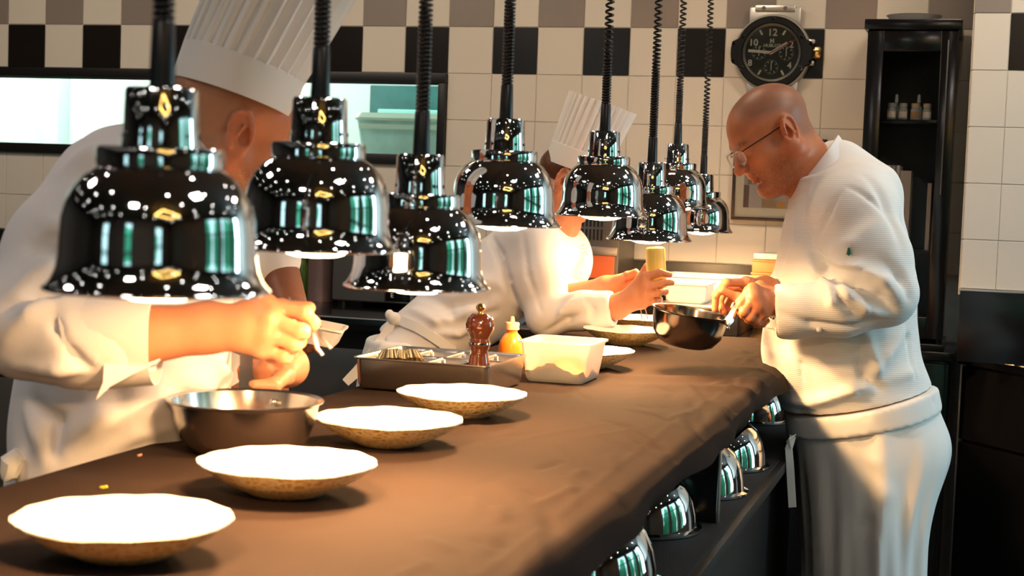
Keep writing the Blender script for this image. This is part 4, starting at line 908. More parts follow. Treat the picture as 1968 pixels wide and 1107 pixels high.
def crease(V, F, folds):
    """folds = [(picture polyline, width, height)]: cloth folds raised or sunk on the side of the cloth facing the lens"""
    X, Y, Dp = to_px(V); N = normals(V, F); V0 = V.copy(); add = np.zeros(len(V))
    for pts, w, am in folds:
        q3 = []
        for (x, y) in pts:
            mk = (np.abs(X-x) < 9) & (np.abs(Y-y) < 9)
            if mk.any(): q3.append(P(x, y, Dp[mk].min()+.004))
        for i, (a, b) in enumerate(zip(q3[:-1], q3[1:])):
            ab = b-a; L = float(ab@ab)+1e-12; t = np.clip(((V0-a)@ab)/L, 0, 1); d = np.linalg.norm(V0-a-t[:, None]*ab, axis=1)
            g = am*np.exp(-(d/w)**2); end = np.ones(len(V))
            if i == 0: end = np.minimum(end, .35+.65*np.clip(t*1.5, 0, 1))
            if i == len(q3)-2: end = np.minimum(end, .35+.65*np.clip((1-t)*1.5, 0, 1))
            g *= end; add = np.where(np.abs(g) > np.abs(add), g, add) if False else add+g/(1+3*np.abs(add)/.02)
    return V0+N*add[:, None]
def body_obj(name, clays, tints):
    """several sculpted regions of one body joined into one mesh"""
    Vs, Fs, Ts = [], [], []; n = 0
    for c, t in zip(clays, tints):
        V, F = c.mesh_arrays(); V = smooth_arrays(V, F, 1); Vs.append(V); Fs.append(F+n); Ts.append(t(V)); n += len(V)
    return fast_mesh(name, np.concatenate(Vs), np.concatenate(Fs), np.concatenate(Ts))
def head_frame(fwd, up):
    f = nrm(fwd); u = nrm(np.asarray(up)-f*(np.asarray(up)@f)); l = np.cross(u, f); return np.stack([f, l, u], 1)     # columns: forward, left, up
def sculpt_head(c, H, R, s=1.0, fat=0.0, ears=True):
    def W_(x, y, z): return H+R@(np.array([x, y, z])*s)
    E = lambda p, r, k=.02, mode='u', Rx=None: c.ell(W_(*p), np.array(r)*s, R if Rx is None else R@Rx, k, mode)
    E((-.014, 0, .042), (.098, .077, .080)); E((.030, 0, .030), (.062, .064, .064), .03); E((.034, 0, -.040), (.056, .056+fat, .070), .03)
    for q in (-1, 1):
        c.cap(W_(-.008, q*(.052+fat*.5), -.045), W_(.056, q*.020, -.097), (.027+fat)*s, (.022+fat*.5)*s, .02)
        E((.052, q*.040, -.022), (.026, .024+fat*.6, .026), .02)
    E((.076, 0, -.099), (.019, .022, .017), .018)
    if fat: E((.040, 0, -.108), (.050, .044, .024), .025)
    c.cap(W_(.082, -.030, .020), W_(.082, .030, .020), .013*s, None, .018)
    for q in (-1, 1):
        E((.103, q*.031, .000), (.014, .017, .012), .012, 's')
        E((.0795, q*.031, .000), (.0145, .0150, .0130), .006)
        c.bump([W_(.094, q*.018, -.001), W_(.0945, q*.031, -.0035), W_(.089, q*.044, -.001)], .0022*s, -.0022*s)
    c.cap(W_(.092, 0, .012), W_(.113, 0, -.030), .0085*s, .011*s, .010); E((.1145, 0, -.033), (.0125, .0115, .0105), .008)
    for q in (-1, 1): E((.102, q*.0125, -.036), (.0115, .0075, .0085), .006); E((.106, q*.0075, -.0455), (.005, .0035, .004), .004, 's')
    E((.088, 0, -.052), (.014, .020, .012), .012)
    E((.0905, 0, -.0605), (.011, .021, .0062), .006); E((.0885, 0, -.0725), (.011, .018, .0072), .006)
    c.bump([W_(.094, -.022, -.0672), W_(.1015, 0, -.0664), W_(.094, .022, -.0672)], .0026*s, -.0048*s)
    c.bump([W_(.100, .018, -.040), W_(.086, .032, -.062)], .005*s, -.0020*s); c.bump([W_(.100, -.018, -.040), W_(.086, -.032, -.062)], .005*s, -.0020*s)
    c.bump([W_(.090, -.014, -.0835), W_(.090, .014, -.0835)], .006*s, -.003*s)
    if ears:
        ct, st = math.cos(.22), math.sin(.22); Ry = np.array([[ct, 0, -st], [0, 1, 0], [st, 0, ct]])
        for q in (-1, 1):
            cz = math.cos(q*.35); sz = math.sin(q*.35); Rz = np.array([[cz, -sz, 0], [sz, cz, 0], [0, 0, 1]]); Rx = Rz@Ry
            E((-.014, q*.080, -.002), (.0215, .0085, .037), .006, 'u', Rx)
            E((-.009, q*.086, -.004), (.0105, .0085, .0170), .005, 's', Rx)
            def L_(x, z): v = R@(Rx@np.array([x, q*.0085, z])*s); return W_(-.014, q*.080, -.002)+v
            arc = [L_(.0185*math.cos(w), .033*math.sin(w)) for w in np.linspace(-.3, 3.9, 9)]
            for i_ in range(8): c.cap(arc[i_], arc[i_+1], .0042*s, .0042*s, .003)
            c.cap(L_(.006, .012), L_(-.008, -.010), .0035*s, .003*s, .003)
            E((-.008, q*.078, -.039), (.0105, .0075, .0105), .006)
    return c
def finger(c, pts, r0=.0098, r1=.0074, k=.004):
    n = len(pts); rs = [r0+(r1-r0)*i/(n-1) for i in range(n)]
    for i in range(n-1): c.cap(pts[i], pts[i+1], rs[i], rs[i+1], k)
    for i in range(1, n-1): c.ell(pts[i], np.full(3, rs[i]*1.07), None, k)
def sculpt_hand(c, wrist, fingers, thumb, s=1.0, arm=None, armr=(.030, .040)):
    """fingers: four polylines from knuckle to tip; thumb: polyline from its base"""
    wr = np.asarray(wrist, float)
    for i, f in enumerate(fingers):
        c.cap(wr, f[0], .021*s, (.0128 if i else .0135)*s, .016)
    for i in range(3): c.cap(fingers[i][0], fingers[i+1][0], .0120*s, .0115*s, .012)
    ctr = np.mean([f[0] for f in fingers], 0); c.cap(wr, (wr+2*ctr)/3, .024*s, .021*s, .015)
    for i, f in enumerate(fingers): finger(c, f, (.0104, .0108, .0102, .0092)[i]*s, (.0080, .0082, .0078, .0070)[i]*s)
    c.cap(wr, thumb[0], .020*s, .0165*s, .014); finger(c, thumb, .0138*s, .0088*s, .006)
    if arm is not None: c.cap(wr, arm, armr[0]*s, armr[1]*s, .02)
    return c
def px(*q): return [P(*e) for e in q]
SKIN = np.array([0.56, 0.235, 0.125])
def skin_tint(base):
    def f(V): return np.tile(base, (len(V), 1))
    return f
def head_tint(H, R, base, hair=None, stubble=0.5, hairline=None, s=1.0, shaved=None):
    def f(V):
        q = (V-H)@R/s; c = np.tile(base, (len(V), 1)).astype(float)
        x, y, z = q[:, 0], q[:, 1], q[:, 2]
        def mix(m, col): 
            nonlocal c; m = np.clip(m, 0, 1)[:, None]; c = c*(1-m)+np.asarray(col)*m
        sm = lambda e0, e1, v: np.clip((v-e0)/(e1-e0), 0, 1)
        # stubble on jaw, chin and lip
        jaw = sm(-.030, -.062, z)*sm(-.03, .02, x)+0*z
        mix(stubble*jaw*.95, base*np.array([.50, .48, .52]))
        rs = np.random.RandomState(5); c *= (1+.16*stubble*jaw*rs.randn(len(V)))[:, None].clip(.5, 1.5)
        mix(.55*np.exp(-((z+.0665)/.009)**2)*np.exp(-(y/.02)**2)*sm(.08, .094, x), base*np.array([.92, .55, .55]))
        mix(.35*np.exp(-(((x-.112)/.014)**2+((z+.032)/.014)**2)), base*np.array([1.05, .72, .70]))
        ear = sm(.076, .084, np.abs(y)); mix(.35*ear, base*np.array([1.08, .72, .66]))
        if shaved is not None:
            sc = np.maximum(sm(.028, .050, z-.25*x-.012)*sm(.075, .040, x), sm(-.02, -.045, x)*sm(-.055, -.03, z))*(1-ear)
            mix(shaved[1]*sc, shaved[0])
        mix(.75*np.exp(-((z-.0225)/.006)**2)*sm(.070, .085, x)*sm(.010, .018, np.abs(y)), base*np.array([.30, .26, .24]))
        return c
    return f
M['skin'] = vcol_mat('skin', 0.42, sss=0.12, bump=(260, 0.10), spec=0.45, noise=(45, 0.10))
def cotton(name, col, rib=None, bump=0.16):
    m = mat(name, col, 0.85, noise=(6, 0.03), bump=(700, bump), spec=0.25); nt = m.node_tree; b = nt.nodes['Principled BSDF']
    if rib:
        tc = nt.nodes.new('ShaderNodeTexCoord'); wv = nt.nodes.new('ShaderNodeTexWave'); wv.wave_type = 'BANDS'; wv.bands_direction = 'Z'; wv.inputs['Scale'].default_value = rib; wv.inputs['Distortion'].default_value = .3
        nt.links.new(tc.outputs['Object'], wv.inputs['Vector']); bp = nt.nodes.new('ShaderNodeBump'); bp.inputs['Strength'].default_value = .22; bp.inputs['Distance'].default_value = .0015
        nt.links.new(wv.outputs['Fac'], bp.inputs['Height']); nt.links.new(bp.outputs['Normal'], b.inputs['Normal'])
    return m
M['jacket'] = cotton('jacket_cotton', (0.80, 0.765, 0.755)); M['jacket_rib'] = cotton('jacket_pique', (0.84, 0.83, 0.80), rib=70); M['apron'] = cotton('apron_cotton', (0.83, 0.82, 0.79)); M['hat_paper'] = cotton('hat_paper', (0.82, 0.80, 0.76), bump=.05)
def slow_noise(amp, f=14.0, seed=0.0):
    def fn(p):
        x, y, z = p[..., 0], p[..., 1], p[..., 2]
        return amp*(np.sin(f*x+1.3*f*z*.6+seed)*np.cos(f*.8*y+f*.5*z+2*seed)+.6*np.sin(f*1.9*z-f*1.1*x+seed*3)*np.sin(f*1.5*y+1.7))
    return fn
def toque(root, base, axis, r0, r1, band_h, height, npl, amp0=1.0, shear=None):
    """pleated paper hat: smooth band and a pleated crown"""
    z = Vector(axis).normalized(); x = z.orthogonal().normalized(); y = z.cross(x); Mx_ = frame_mat(x, y, z); Mx_.translation = Vector(base)
    sh = Vector(shear) if shear is not None else Vector((0, 0, 0))
    b = MB(); b.lathe([(r0*.93, 0), (r0, -.001), (r0*1.005, .002), (r0*1.012, band_h), (r0*.99, band_h+.001)], 72, Mx_); b.build('hat_band', M['hat_paper'], root)
    n = npl*6; rows = 16; v = []; f = []
    for i in range(rows+1):
        t = i/rows; r = r0*.985+(r1-r0)*t**.8; amp = (.0035+.0045*t)*amp0
        for k in range(n):
            ph = (k % 6)/6.0; saw = (ph/.75 if ph < .75 else (1-ph)/.25); a = 2*math.pi*k/n
            rr = r+amp*(saw*2-1); q = x*rr*math.cos(a)+y*rr*math.sin(a)+z*(band_h-.004+(height-band_h)*t)+sh*t; v.append(tuple(Vector(base)+q))
    for i in range(rows):
        for k in range(n): k2 = (k+1) % n; f.append((i*n+k, i*n+k2, (i+1)*n+k2, (i+1)*n+k))
    b = MB(); b.raw(v, f); b.build('hat_pleats', M['hat_paper'], root, ang=28)
    v = []; rr = r1*.93; q0 = Vector(base)+z*(height-.012)+sh
    b = MB(); b.lathe([(.0005, height-.012), (rr*.5, height-.010), (rr, height-.016)], 48, Mx_); o = b.build('hat_top', M['hat_paper'], root); o.location = sh

# ------------------------------------------------------------------ standing chef on the right
d0 = 3.75
Hc = P(1483, 262, 3.76); UPZ = np.array([0, 0, 1.0])
img = lambda dx, dy: CR*(dx*math.cos(ROLL)+dy*math.sin(ROLL))+UPZ*-(-dx*math.sin(ROLL)+dy*math.cos(ROLL))   # direction in the picture plane
fw = nrm(img(-.86, .50)-CF*.20); up = nrm(img(-.50, -.86))
Rh = head_frame(fw, up)
hd3 = Clay(.0026); sculpt_head(hd3, Hc, Rh, 1.0, fat=.010)
hd3.cap(Hc+Rh@np.array([-.035, 0, -.035]), P(1600, 390, 3.78), .062, .072, .03); hd3.cap(Hc+Rh@np.array([.0, 0, -.080]), P(1578, 385, 3.78), .042, .050, .03)
hd3.bump([P(1545, 300, 3.69), P(1565, 290, 3.70)], .006, -.0015)
# left hand (near) on the pan handle, right hand (far) sprinkling
hn3 = Clay(.0022)
sculpt_hand(hn3, P(1496, 582, 3.52), [px((1447, 556, 3.475), (1424, 586, 3.462), (1430, 606, 3.485), (1445, 606, 3.51)), px((1449, 573, 3.46), (1430, 600, 3.452), (1440, 614, 3.478), (1453, 611, 3.505)),
                                      px((1456, 589, 3.46), (1442, 610, 3.455), (1452, 619, 3.48), (1463, 614, 3.505)), px((1466, 603, 3.47), (1456, 617, 3.465), (1466, 622, 3.485), (1474, 617, 3.505))],
            px((1462, 552, 3.525), (1440, 560, 3.535), (1420, 580, 3.535)), 1.0, P(1600, 590, 3.52), (.029, .042))
hn3b = Clay(.0022)
sculpt_hand(hn3b, P(1470, 558, 3.70), [px((1434, 543, 3.63), (1396, 543, 3.595), (1376, 566, 3.585), (1374, 594, 3.60)), px((1434, 552, 3.645), (1396, 556, 3.63), (1382, 580, 3.625), (1390, 600, 3.615)),
                                        px((1438, 562, 3.66), (1404, 572, 3.655), (1394, 592, 3.65), (1406, 603, 3.635)), px((1446, 572, 3.675), (1418, 585, 3.67), (1410, 598, 3.665), (1420, 604, 3.65))],
            px((1452, 570, 3.655), (1418, 572, 3.60), (1388, 558, 3.585)), 1.0, P(1560, 590, 3.85), (.029, .042))
core3 = Clay(.012)
core3.loft(P(1620, 420, d0), P(1625, 800, d0), CR, [(0, 0, 0, .10, .15), (.5, 0, 0, .15, .17), (1, .03, 0, .15, .16)]); 
for dd in (3.66, 3.86): core3.chain([P(1675, 830, dd), P(1660, 1100, dd), np.array([*P(1665, 1100, dd)[:2], .06])], [.10, .07, .05], .03)
core3.chain(px((1650, 420, 3.58), (1705, 575, 3.50), (1580, 590, 3.52)), [.055, .048, .04], .02); core3.chain(px((1600, 430, 3.92), (1590, 590, 3.95), (1500, 570, 3.75)), [.055, .048, .036], .02)
for dd in (3.66, 3.86): 
    q = np.array([*P(1665, 1100, dd)[:2], .035]); core3.cap(q, q-CR*.15, .04, .03, .02)
tb3 = SKIN*np.array([1.0, .88, .78])
me = body_obj('person', [hd3, hn3, hn3b, core3], [head_tint(Hc, Rh, tb3, stubble=.8, shaved=((.19, .105, .08), .62)), skin_tint(tb3), skin_tint(tb3), skin_tint(tb3)])
p3 = tag(link('person', me, M['skin']), 'standing chef in white jacket and glasses, head bowed, holding a small pan', 'person')
# jacket
jk = Clay(.0062)
rows3 = [(345, 1530, 1690), (400, 1516, 1722), (470, 1500, 1744), (550, 1486, 1757), (620, 1468, 1757), (680, 1464, 1764), (720, 1474, 1780), (745, 1486, 1787), (790, 1508, 1790)]
A3, B3 = P(1620, 345, d0), P(1620, 790, d0); Ax = nrm(B3-A3); L3 = np.linalg.norm(B3-A3); secs = []
for (y, xl, xr) in rows3:
    c_ = P((xl+xr)/2, y, d0); t = ((c_-A3)@Ax)/L3; off = (c_-A3)@nrm(CR-Ax*(CR@Ax)); hw = (xr-xl)/2*d0/FPX
    bw = np.interp(y, [345, 400, 470, 600, 720, 790], [.10, .185, .205, .195, .19, .185]); secs.append((t, off, 0, hw, bw))
jk.loft(A3, B3, CR, secs, .02)
jk.ell(P(1640, 400, 3.60), (.085, .075, .085), None, .05); jk.ell(P(1600, 410, 3.93), (.075, .07, .08), None, .05)
jk.chain(px((1652, 425, 3.565), (1680, 500, 3.53), (1702, 562, 3.495)), [.080, .082, .068], .03)
jk.chain(px((1702, 568, 3.495), (1620, 590, 3.495), (1520, 598, 3.515), (1470, 597, 3.525)), [.070, .064, .058, .060], .025)
jk.chain(px((1590, 430, 3.93), (1560, 560, 3.93), (1500, 575, 3.76)), [.075, .07, .05], .03)
axc = nrm(P(1489, 597, 3.52)-P(1530, 598, 3.515)); jk.plane(P(1489, 597, 3.52), nrm(axc-.1*UPZ), .004, P(1489, 597, 3.45)-.16, P(1489, 597, 3.45)+np.array([.03, .10, .16]))
jk.cap(P(1540, 592, 3.52), P(1440, 592, 3.52), .046, .046, .004, 's')
jk.chain(px((1600, 345, 3.78), (1650, 385, 3.66), (1660, 405, 3.60)), [.075, .072, .065], .05); jk.chain(px((1592, 350, 3.80), (1600, 400, 3.92)), [.07, .065], .05)
jk.chain(px((1618, 318, 3.79), (1672, 372, 3.76)), [.055, .075], .05)
folds3 = [(((1562, 470), (1580, 512), (1608, 540)), .013, -.013), (((1548, 478), (1570, 520), (1596, 548)), .012, .011), (((1600, 500), (1650, 515), (1700, 545), (1722, 570)), .015, .014),
          (((1606, 528), (1640, 540), (1690, 566), (1712, 592)), .012, -.015), (((1612, 540), (1628, 570), (1660, 592), (1700, 602)), .012, .012), (((1592, 548), (1602, 580), (1622, 598)), .010, .010), (((1604, 556), (1616, 582), (1650, 606)), .009, -.010),
          (((1590, 490), (1640, 470), (1690, 425)), .022, .008), (((1615, 365), (1590, 410), (1565, 465)), .008, -.006), (((1622, 352), (1670, 380), (1720, 425)), .007, -.004), (((1660, 330), (1708, 400), (1735, 480)), .014, -.005),
          (((1500, 600), (1560, 622), (1640, 630), (1700, 612)), .008, -.006), (((1535, 652), (1537, 700), (1540, 765)), .006, -.005), (((1645, 645), (1650, 700), (1654, 758)), .006, -.005),
          (((1668, 650), (1682, 710), (1735, 640)), .016, .010), (((1655, 660), (1664, 720), (1690, 745)), .012, -.008), (((1745, 570), (1750, 650), (1760, 720)), .009, -.007), (((1500, 770), (1560, 775), (1640, 748), (1760, 715)), .014, .012), (((1490, 745), (1530, 790), (1580, 770)), .012, -.010),
          (((1520, 400), (1530, 470), (1500, 530)), .016, .007), (((1545, 400), (1550, 480), (1530, 540)), .014, -.006), (((1560, 330), (1545, 400), (1540, 440)), .010, .006), (((1690, 500), (1730, 530), (1745, 560)), .014, -.008)]
jk.warp(slow_noise(.0022, 22, 1.0))
hem = px((1505, 800, 3.7), (1790, 742, 3.7)); hn_ = nrm(np.cross(hem[1]-hem[0], CF)); hn_ = hn_ if hn_[2] < 0 else -hn_; jk.plane(hem[0], hn_, .004)
jo = clay_obj('jacket', jk, M['jacket_rib'], p3, folds=folds3)
def collar(root, up4, lo4, m, name='collar', n=48):
    b = MB(); v = []; f = []
    def el(q, k):
        bk, nr, fr, fa = q; c = (bk+fr)/2; return c+(bk-fr)/2*math.cos(k)+(nr-fa)/2*math.sin(k)+((nr+fa)/2-c)*math.sin(k)**2
    U = px(*up4); L = px(*lo4); cu = sum(U)/4
    for r_, (A_, B_, t, off) in enumerate(((U, L, 1.0, 0), (U, L, .5, .0015), (U, L, .02, 0), (U, L, 0, -.0022), (U, L, .5, -.004), (U, L, 1.0, -.004))):
        for k in range(n):
            w = 2*math.pi*k/n; q = el(A_, w)*(1-t)+el(B_, w)*t; v.append(q+nrm(q-(cu*(1-t)+sum(L)/4*t))*off)
    for i in range(6):
        for k in range(n): k2 = (k+1) % n; i2 = (i+1) % 6; f.append((i*n+k, i*n+k2, i2*n+k2, i2*n+k))
    b.raw(v, f); return b.build(name, m, root, ang=50)
collar(p3, ((1611, 258, 3.80), (1577, 306, 3.700), (1524, 370, 3.775), (1575, 303, 3.872)), ((1640, 302, 3.81), (1594, 352, 3.665), (1530, 400, 3.775), (1590, 345, 3.90)), M['jacket'])
# waist band and long apron
ap3 = Clay(.0068)
rows = [(740, 1500, 1790), (790, 1516, 1800), (830, 1522, 1820), (870, 1528, 1824), (920, 1533, 1806), (980, 1540, 1786), (1050, 1544, 1776), (1107, 1545, 1775), (1250, 1540, 1772), (1330, 1538, 1770)]
A4, B4 = P(1660, 740, d0), P(1650, 1330, d0); Ax = nrm(B4-A4); L4 = np.linalg.norm(B4-A4); secs = []
for (y, xl, xr) in rows:
    c_ = P((xl+xr)/2, y, d0); secs.append((((c_-A4)@Ax)/L4, (c_-A4)@nrm(CR-Ax*(CR@Ax)), 0, (xr-xl)/2*d0/FPX, np.interp(y, [740, 870, 1100, 1330], [.175, .20, .20, .20])))
def fold3(th, t):
    g = np.clip((t-.10)/.3, 0, 1); return g*(.035*np.sin(7*th+1.2+2*t)+.025*np.sin(13*th-3*t)+.012*np.sin(23*th+t))
ap3.loft(A4, B4, CR, secs, .02, fold3)
hem2 = px((1505, 815, 3.7), (1795, 750, 3.7)); hn2 = nrm(np.cross(hem2[1]-hem2[0], CF)); hn2 = hn2 if hn2[2] > 0 else -hn2
ap3.plane(hem2[0], hn2, .004)
for pts, w, am in ((((1655, 800, 3.55), (1652, 900, 3.54), (1662, 1010, 3.55), (1664, 1107, 3.55)), .020, -.014), (((1690, 800, 3.56), (1700, 950, 3.55), (1712, 1107, 3.56)), .022, .010), (((1600, 840, 3.56), (1632, 870, 3.55), (1680, 890, 3.55)), .014, .007), (((1740, 790, 3.62), (1752, 860, 3.60), (1750, 950, 3.62)), .016, .006)):
    ap3.bump(px(*pts), w, am)
ap3.warp(slow_noise(.003, 11, 2.0))
clay_obj('apron', ap3, M['apron'], p3)
wb = Clay(.0058); secs = []
for (y, xl, xr) in [(740, 1496, 1794), (790, 1512, 1804), (850, 1518, 1824)]:
    c_ = P((xl+xr)/2, y, d0); secs.append((((c_-A4)@Ax)/L4, (c_-A4)@nrm(CR-Ax*(CR@Ax)), 0, (xr-xl)/2*d0/FPX+.004, .205))
wb.loft(A4, B4, CR, secs, .01); wb.plane(P(1505, 806, 3.7), hn2, .003); wb.plane(P(1510, 846, 3.7), -nrm(hn2+.02*CR), .003)
wb.bump(px((1520, 838, 3.60), (1640, 808, 3.54), (1790, 772, 3.62)), .006, -.005)
clay_obj('waistband', wb, M['apron'], p3)
b = MB(); b.ribbon(px((1524, 838, 3.585), (1516, 862, 3.57), (1519, 905, 3.57), (1521, 940, 3.57), (1523, 975, 3.572)), [.014, .017, .018, .018, .018], .002, CR); b.ribbon(px((1526, 836, 3.58), (1514, 846, 3.565), (1520, 862, 3.565)), [.014, .020, .008], .002, CF); b.build('apron_tie', M['apron'], p3)
b = MB(); q = P(1631, 484, 3.5)
# small green fir tree stitched on the sleeve
M['stitch_green'] = mat('stitch_green', (0.02, 0.16, 0.08), .7)
def on_clay(clay_o, x, y):   # front surface point of a sculpted mesh under a pixel
    V = np.empty(len(clay_o.data.vertices)*3, np.float32); clay_o.data.vertices.foreach_get('co', V); V = V.reshape(-1, 3).astype(float)
    o = np.array([0, 0, CAMZ]); r = nrm(P(x, y, 1.0)-o); q = V-o; t = q@r; dist = np.linalg.norm(q-t[:, None]*r, axis=1); mk = dist < .012
    return o+r*(t[mk].min())

tc_ = on_clay(jo, 1631, 484); pts = []
for i, (hw, zz) in enumerate(((.0006, .0095), (.0028, .0055), (.0016, .0050), (.0042, .0005), (.0024, .0), (.0056, -.0055), (.0010, -.0055), (.0010, -.0085))):
    a_ = tc_+img(-hw/1., -zz/1.)-CF*.003; b_ = tc_+img(hw, -zz)-CF*.003; pts.append((a_, b_))
vv = []; ff = []
for a_, b_ in pts: vv += [a_, b_, a_+CF*.006, b_+CF*.006]
for i in range(len(pts)-1): q = i*4; ff += [(q, q+1, q+5, q+4), (q+2, q+6, q+7, q+3), (q, q+4, q+6, q+2), (q+1, q+3, q+7, q+5)]
b = MB(); b.raw(vv, ff); b.build('stitched_fir_emblem', M['stitch_green'], p3, smooth=False)
bt = on_clay(jo, 1574, 634); b = MB(); b.sphere(bt, (.006, .006, .006), 12, 8); b.build('cuff_button', M['jacket'], p3)
# glasses
M['clear_plastic'] = mat('clear_plastic', (0.92, 0.90, 0.86), 0.08, trans=0.75, ior=1.4); M['dark_wire'] = mat('dark_wire', (0.02, 0.015, 0.015), 0.35, 0.6)
M['lens'] = mat('lens', (0.9, 0.9, 0.9), 0.02); M['lens'].node_tree.nodes['Principled BSDF'].inputs['Alpha'].default_value = .12
gl = empty('glasses'); gl.parent = p3
def hl(x, y, z): return tuple(Hc+Rh@np.array([x, y, z]))
for q in (-1, 1):
    cy_ = q*.033; ring = []
    for k in range(25):
        w = 2*math.pi*k/24; e = 2.6; cx_ = abs(math.cos(w))**(2/e)*np.sign(math.cos(w)); sy_ = abs(math.sin(w))**(2/e)*np.sign(math.sin(w)); ring.append(hl(.108-.006*abs(cx_)*.5, cy_+.025*cx_, -.004+.0165*sy_))
    b = MB(); b.tube(ring, .0021, 6, False); b.build('lens_rim', M['clear_plastic'], gl, ang=80)
    b = MB(); c_ = hl(.107, cy_, -.004); b.raw([c_]+ring[:24], [(0, 1+k, 1+(k+1) % 24) for k in range(24)]); b.build('lens', M['lens'], gl)
    b = MB(); b.tube([hl(.104, q*.058, .008), hl(.085, q*.074, .010), hl(.03, q*.079, .012), hl(-.008, q*.0835, .014), hl(-.022, q*.082, .004)], .0014, 6); b.build('temple', M['dark_wire'], gl)
b = MB(); b.tube([hl(.107, -.009, .004), hl(.114, 0, .007), hl(.107, .009, .004)], .0016, 6); b.build('bridge', M['clear_plastic'], gl)
# wrist watch
wc = empty('wrist_watch'); wc.parent = p3
z_ = nrm(P(1480, 590, 3.52)-P(1520, 590, 3.52)); Mw = frame_mat(Vector(nrm(np.cross(z_, UPZ))), Vector(nrm(np.cross(z_, np.cross(z_, UPZ)))), Vector(z_)); Mw.translation = Vector(P(1487, 584, 3.525))
b = MB(); b.lathe([(.034, -.006), (.0365, -.006), (.0365, .006), (.034, .006), (.034, -.006)], 30, Mw, mod=lambda r, z, a: (r*(1+.02*math.cos(20*a)), z)); b.build('watch_bracelet', M['chrome'], wc)

# the small pan in his hand
pan = tag(empty('held_pan', P(1328, 600, 3.50)), 'small black-bottomed steel pan held over the pass by the standing chef', 'pan')
th_ = math.radians(7.5); zx = nrm(UPZ*math.cos(th_)+CR*math.sin(th_)-CF*.06); xx = nrm(CR-zx*(CR@zx)); yy = np.cross(zx, xx); Mp = frame_mat(Vector(xx), Vector(yy), Vector(zx))
pan.matrix_world = Matrix.Translation(Vector(P(1328, 600, 3.50))) @ Mp
M['pan_dark'] = mat('pan_dark', (0.20, 0.18, 0.165), 0.17, 1.0, noise=(18, 0.35))
b = MB(); b.lathe([(.0005, -.078), (.045, -.0775), (.062, -.070), (.077, -.050), (.083, -.022), (.084, -.003), (.0872, .000), (.0872, .002), (.083, .0015), (.0815, -.004), (.0805, -.022), (.0745, -.049), (.060, -.066), (.044, -.073), (.0005, -.0735)], 64); b.build('pan_bowl', M['pan_dark'], pan)
b = MB(); Mi = Matrix(); 
def loc_(x, y, d): return tuple(pan.matrix_world.inverted() @ Vector(P(x, y, d)))
hp_ = [(1392, 622, 3.452), (1401, 616, 3.455), (1407, 604, 3.462), (1414, 592, 3.472), (1426, 580, 3.485), (1445, 572, 3.497), (1470, 572, 3.51), (1492, 578, 3.52)]
b.ribbon([loc_(*q) for q in hp_], [.030, .026, .017, .015, .015, .017, .019, .012], .006, tuple((Mp.inverted() @ Vector(nrm(CF+.5*UPZ))))); b.build('pan_handle', M['steel'], pan, ang=60)
for q in ((1384, 617, 3.452), (1399, 630, 3.450)): b = MB(); b.sphere(loc_(*q), .0045, 10, 7); b.build('rivet', M['steel'], pan)
# ------------------------------------------------------------------ left cook, bent over the saute pan
Hl = P(447, 246, 2.47); fwl = nrm(img(.93, .36)*.86+CF*.50); upl = nrm(img(.30, -.95))
Rl = head_frame(fwl, upl)
h1 = Clay(.0032); sculpt_head(h1, Hl, Rl, 1.0, fat=.004)
h1.cap(Hl+Rl@np.array([-.03, 0, -.04]), P(330, 360, 2.46), .058, .075, .03)
hr = Clay(.0024)
sculpt_hand(hr, P(398, 630, 2.10), [px((512, 586, 2.085), (586, 602, 2.07), (601, 621, 2.09), (592, 634, 2.12)), px((522, 614, 2.065), (580, 637, 2.05), (574, 656, 2.085), (548, 650, 2.10)),
                                    px((518, 643, 2.065), (567, 662, 2.055), (558, 676, 2.085), (535, 668, 2.10)), px((506, 669, 2.075), (548, 686, 2.065), (538, 696, 2.09), (518, 688, 2.105))],
            px((470, 600, 2.135), (540, 592, 2.145), (594, 592, 2.13)), 1.02, P(270, 645, 2.09), (.031, .040))
hl_ = Clay(.0026)
sculpt_hand(hl_, P(553, 704, 2.55), [px((512, 706, 2.47), (478, 700, 2.50), (468, 712, 2.53), (480, 722, 2.55)), px((512, 716, 2.475), (478, 712, 2.505), (470, 724, 2.53), (484, 732, 2.55)), px((514, 726, 2.48), (482, 724, 2.51), (476, 734, 2.53), (490, 740, 2.55)), px((518, 735, 2.485), (490, 735, 2.515), (486, 742, 2.535), (500, 746, 2.55))],
            px((548, 722, 2.47), (524, 742, 2.42), (487, 741, 2.40)), 1.0, P(470, 620, 2.72), (.03, .04))
core1 = Clay(.013)
core1.loft(P(290, 380, 2.45), P(190, 950, 2.45), CR, [(0, 0, 0, .08, .15), (.5, 0, 0, .12, .16), (1, 0, 0, .12, .15)])
for dd in (2.38, 2.54): core1.chain([P(180, 960, dd), np.array([*P(170, 1000, dd)[:2], .45]), np.array([*P(170, 1000, dd)[:2], .05])], [.09, .06, .045], .03); q = np.array([*P(170, 1000, dd)[:2], .035]); core1.cap(q, q+CR*.14, .04, .03, .02)
core1.chain(px((190, 385, 2.28), (62, 625, 2.10), (270, 645, 2.09)), [.05, .045, .038], .02); core1.chain(px((330, 390, 2.60), (400, 590, 2.74), (470, 620, 2.72)), [.05, .045, .038], .02)
tb1 = SKIN*np.array([1.02, .98, .95])
me = body_obj('person', [h1, hr, hl_, core1], [head_tint(Hl, Rl, tb1, stubble=.9, shaved=((.33, .20, .12), .65)), skin_tint(tb1), skin_tint(tb1), skin_tint(tb1)])
p1 = tag(link('person', me, M['skin']), 'cook at the left in a tall pleated hat, holding tweezers over the saute pan', 'person')
j1 = Clay(.0068)
rows1 = [(340, 215, 430), (420, 140, 445), (560, 90, 448), (700, 44, 447), (780, 30, 436), (860, 25, 375), (960, 30, 330)]
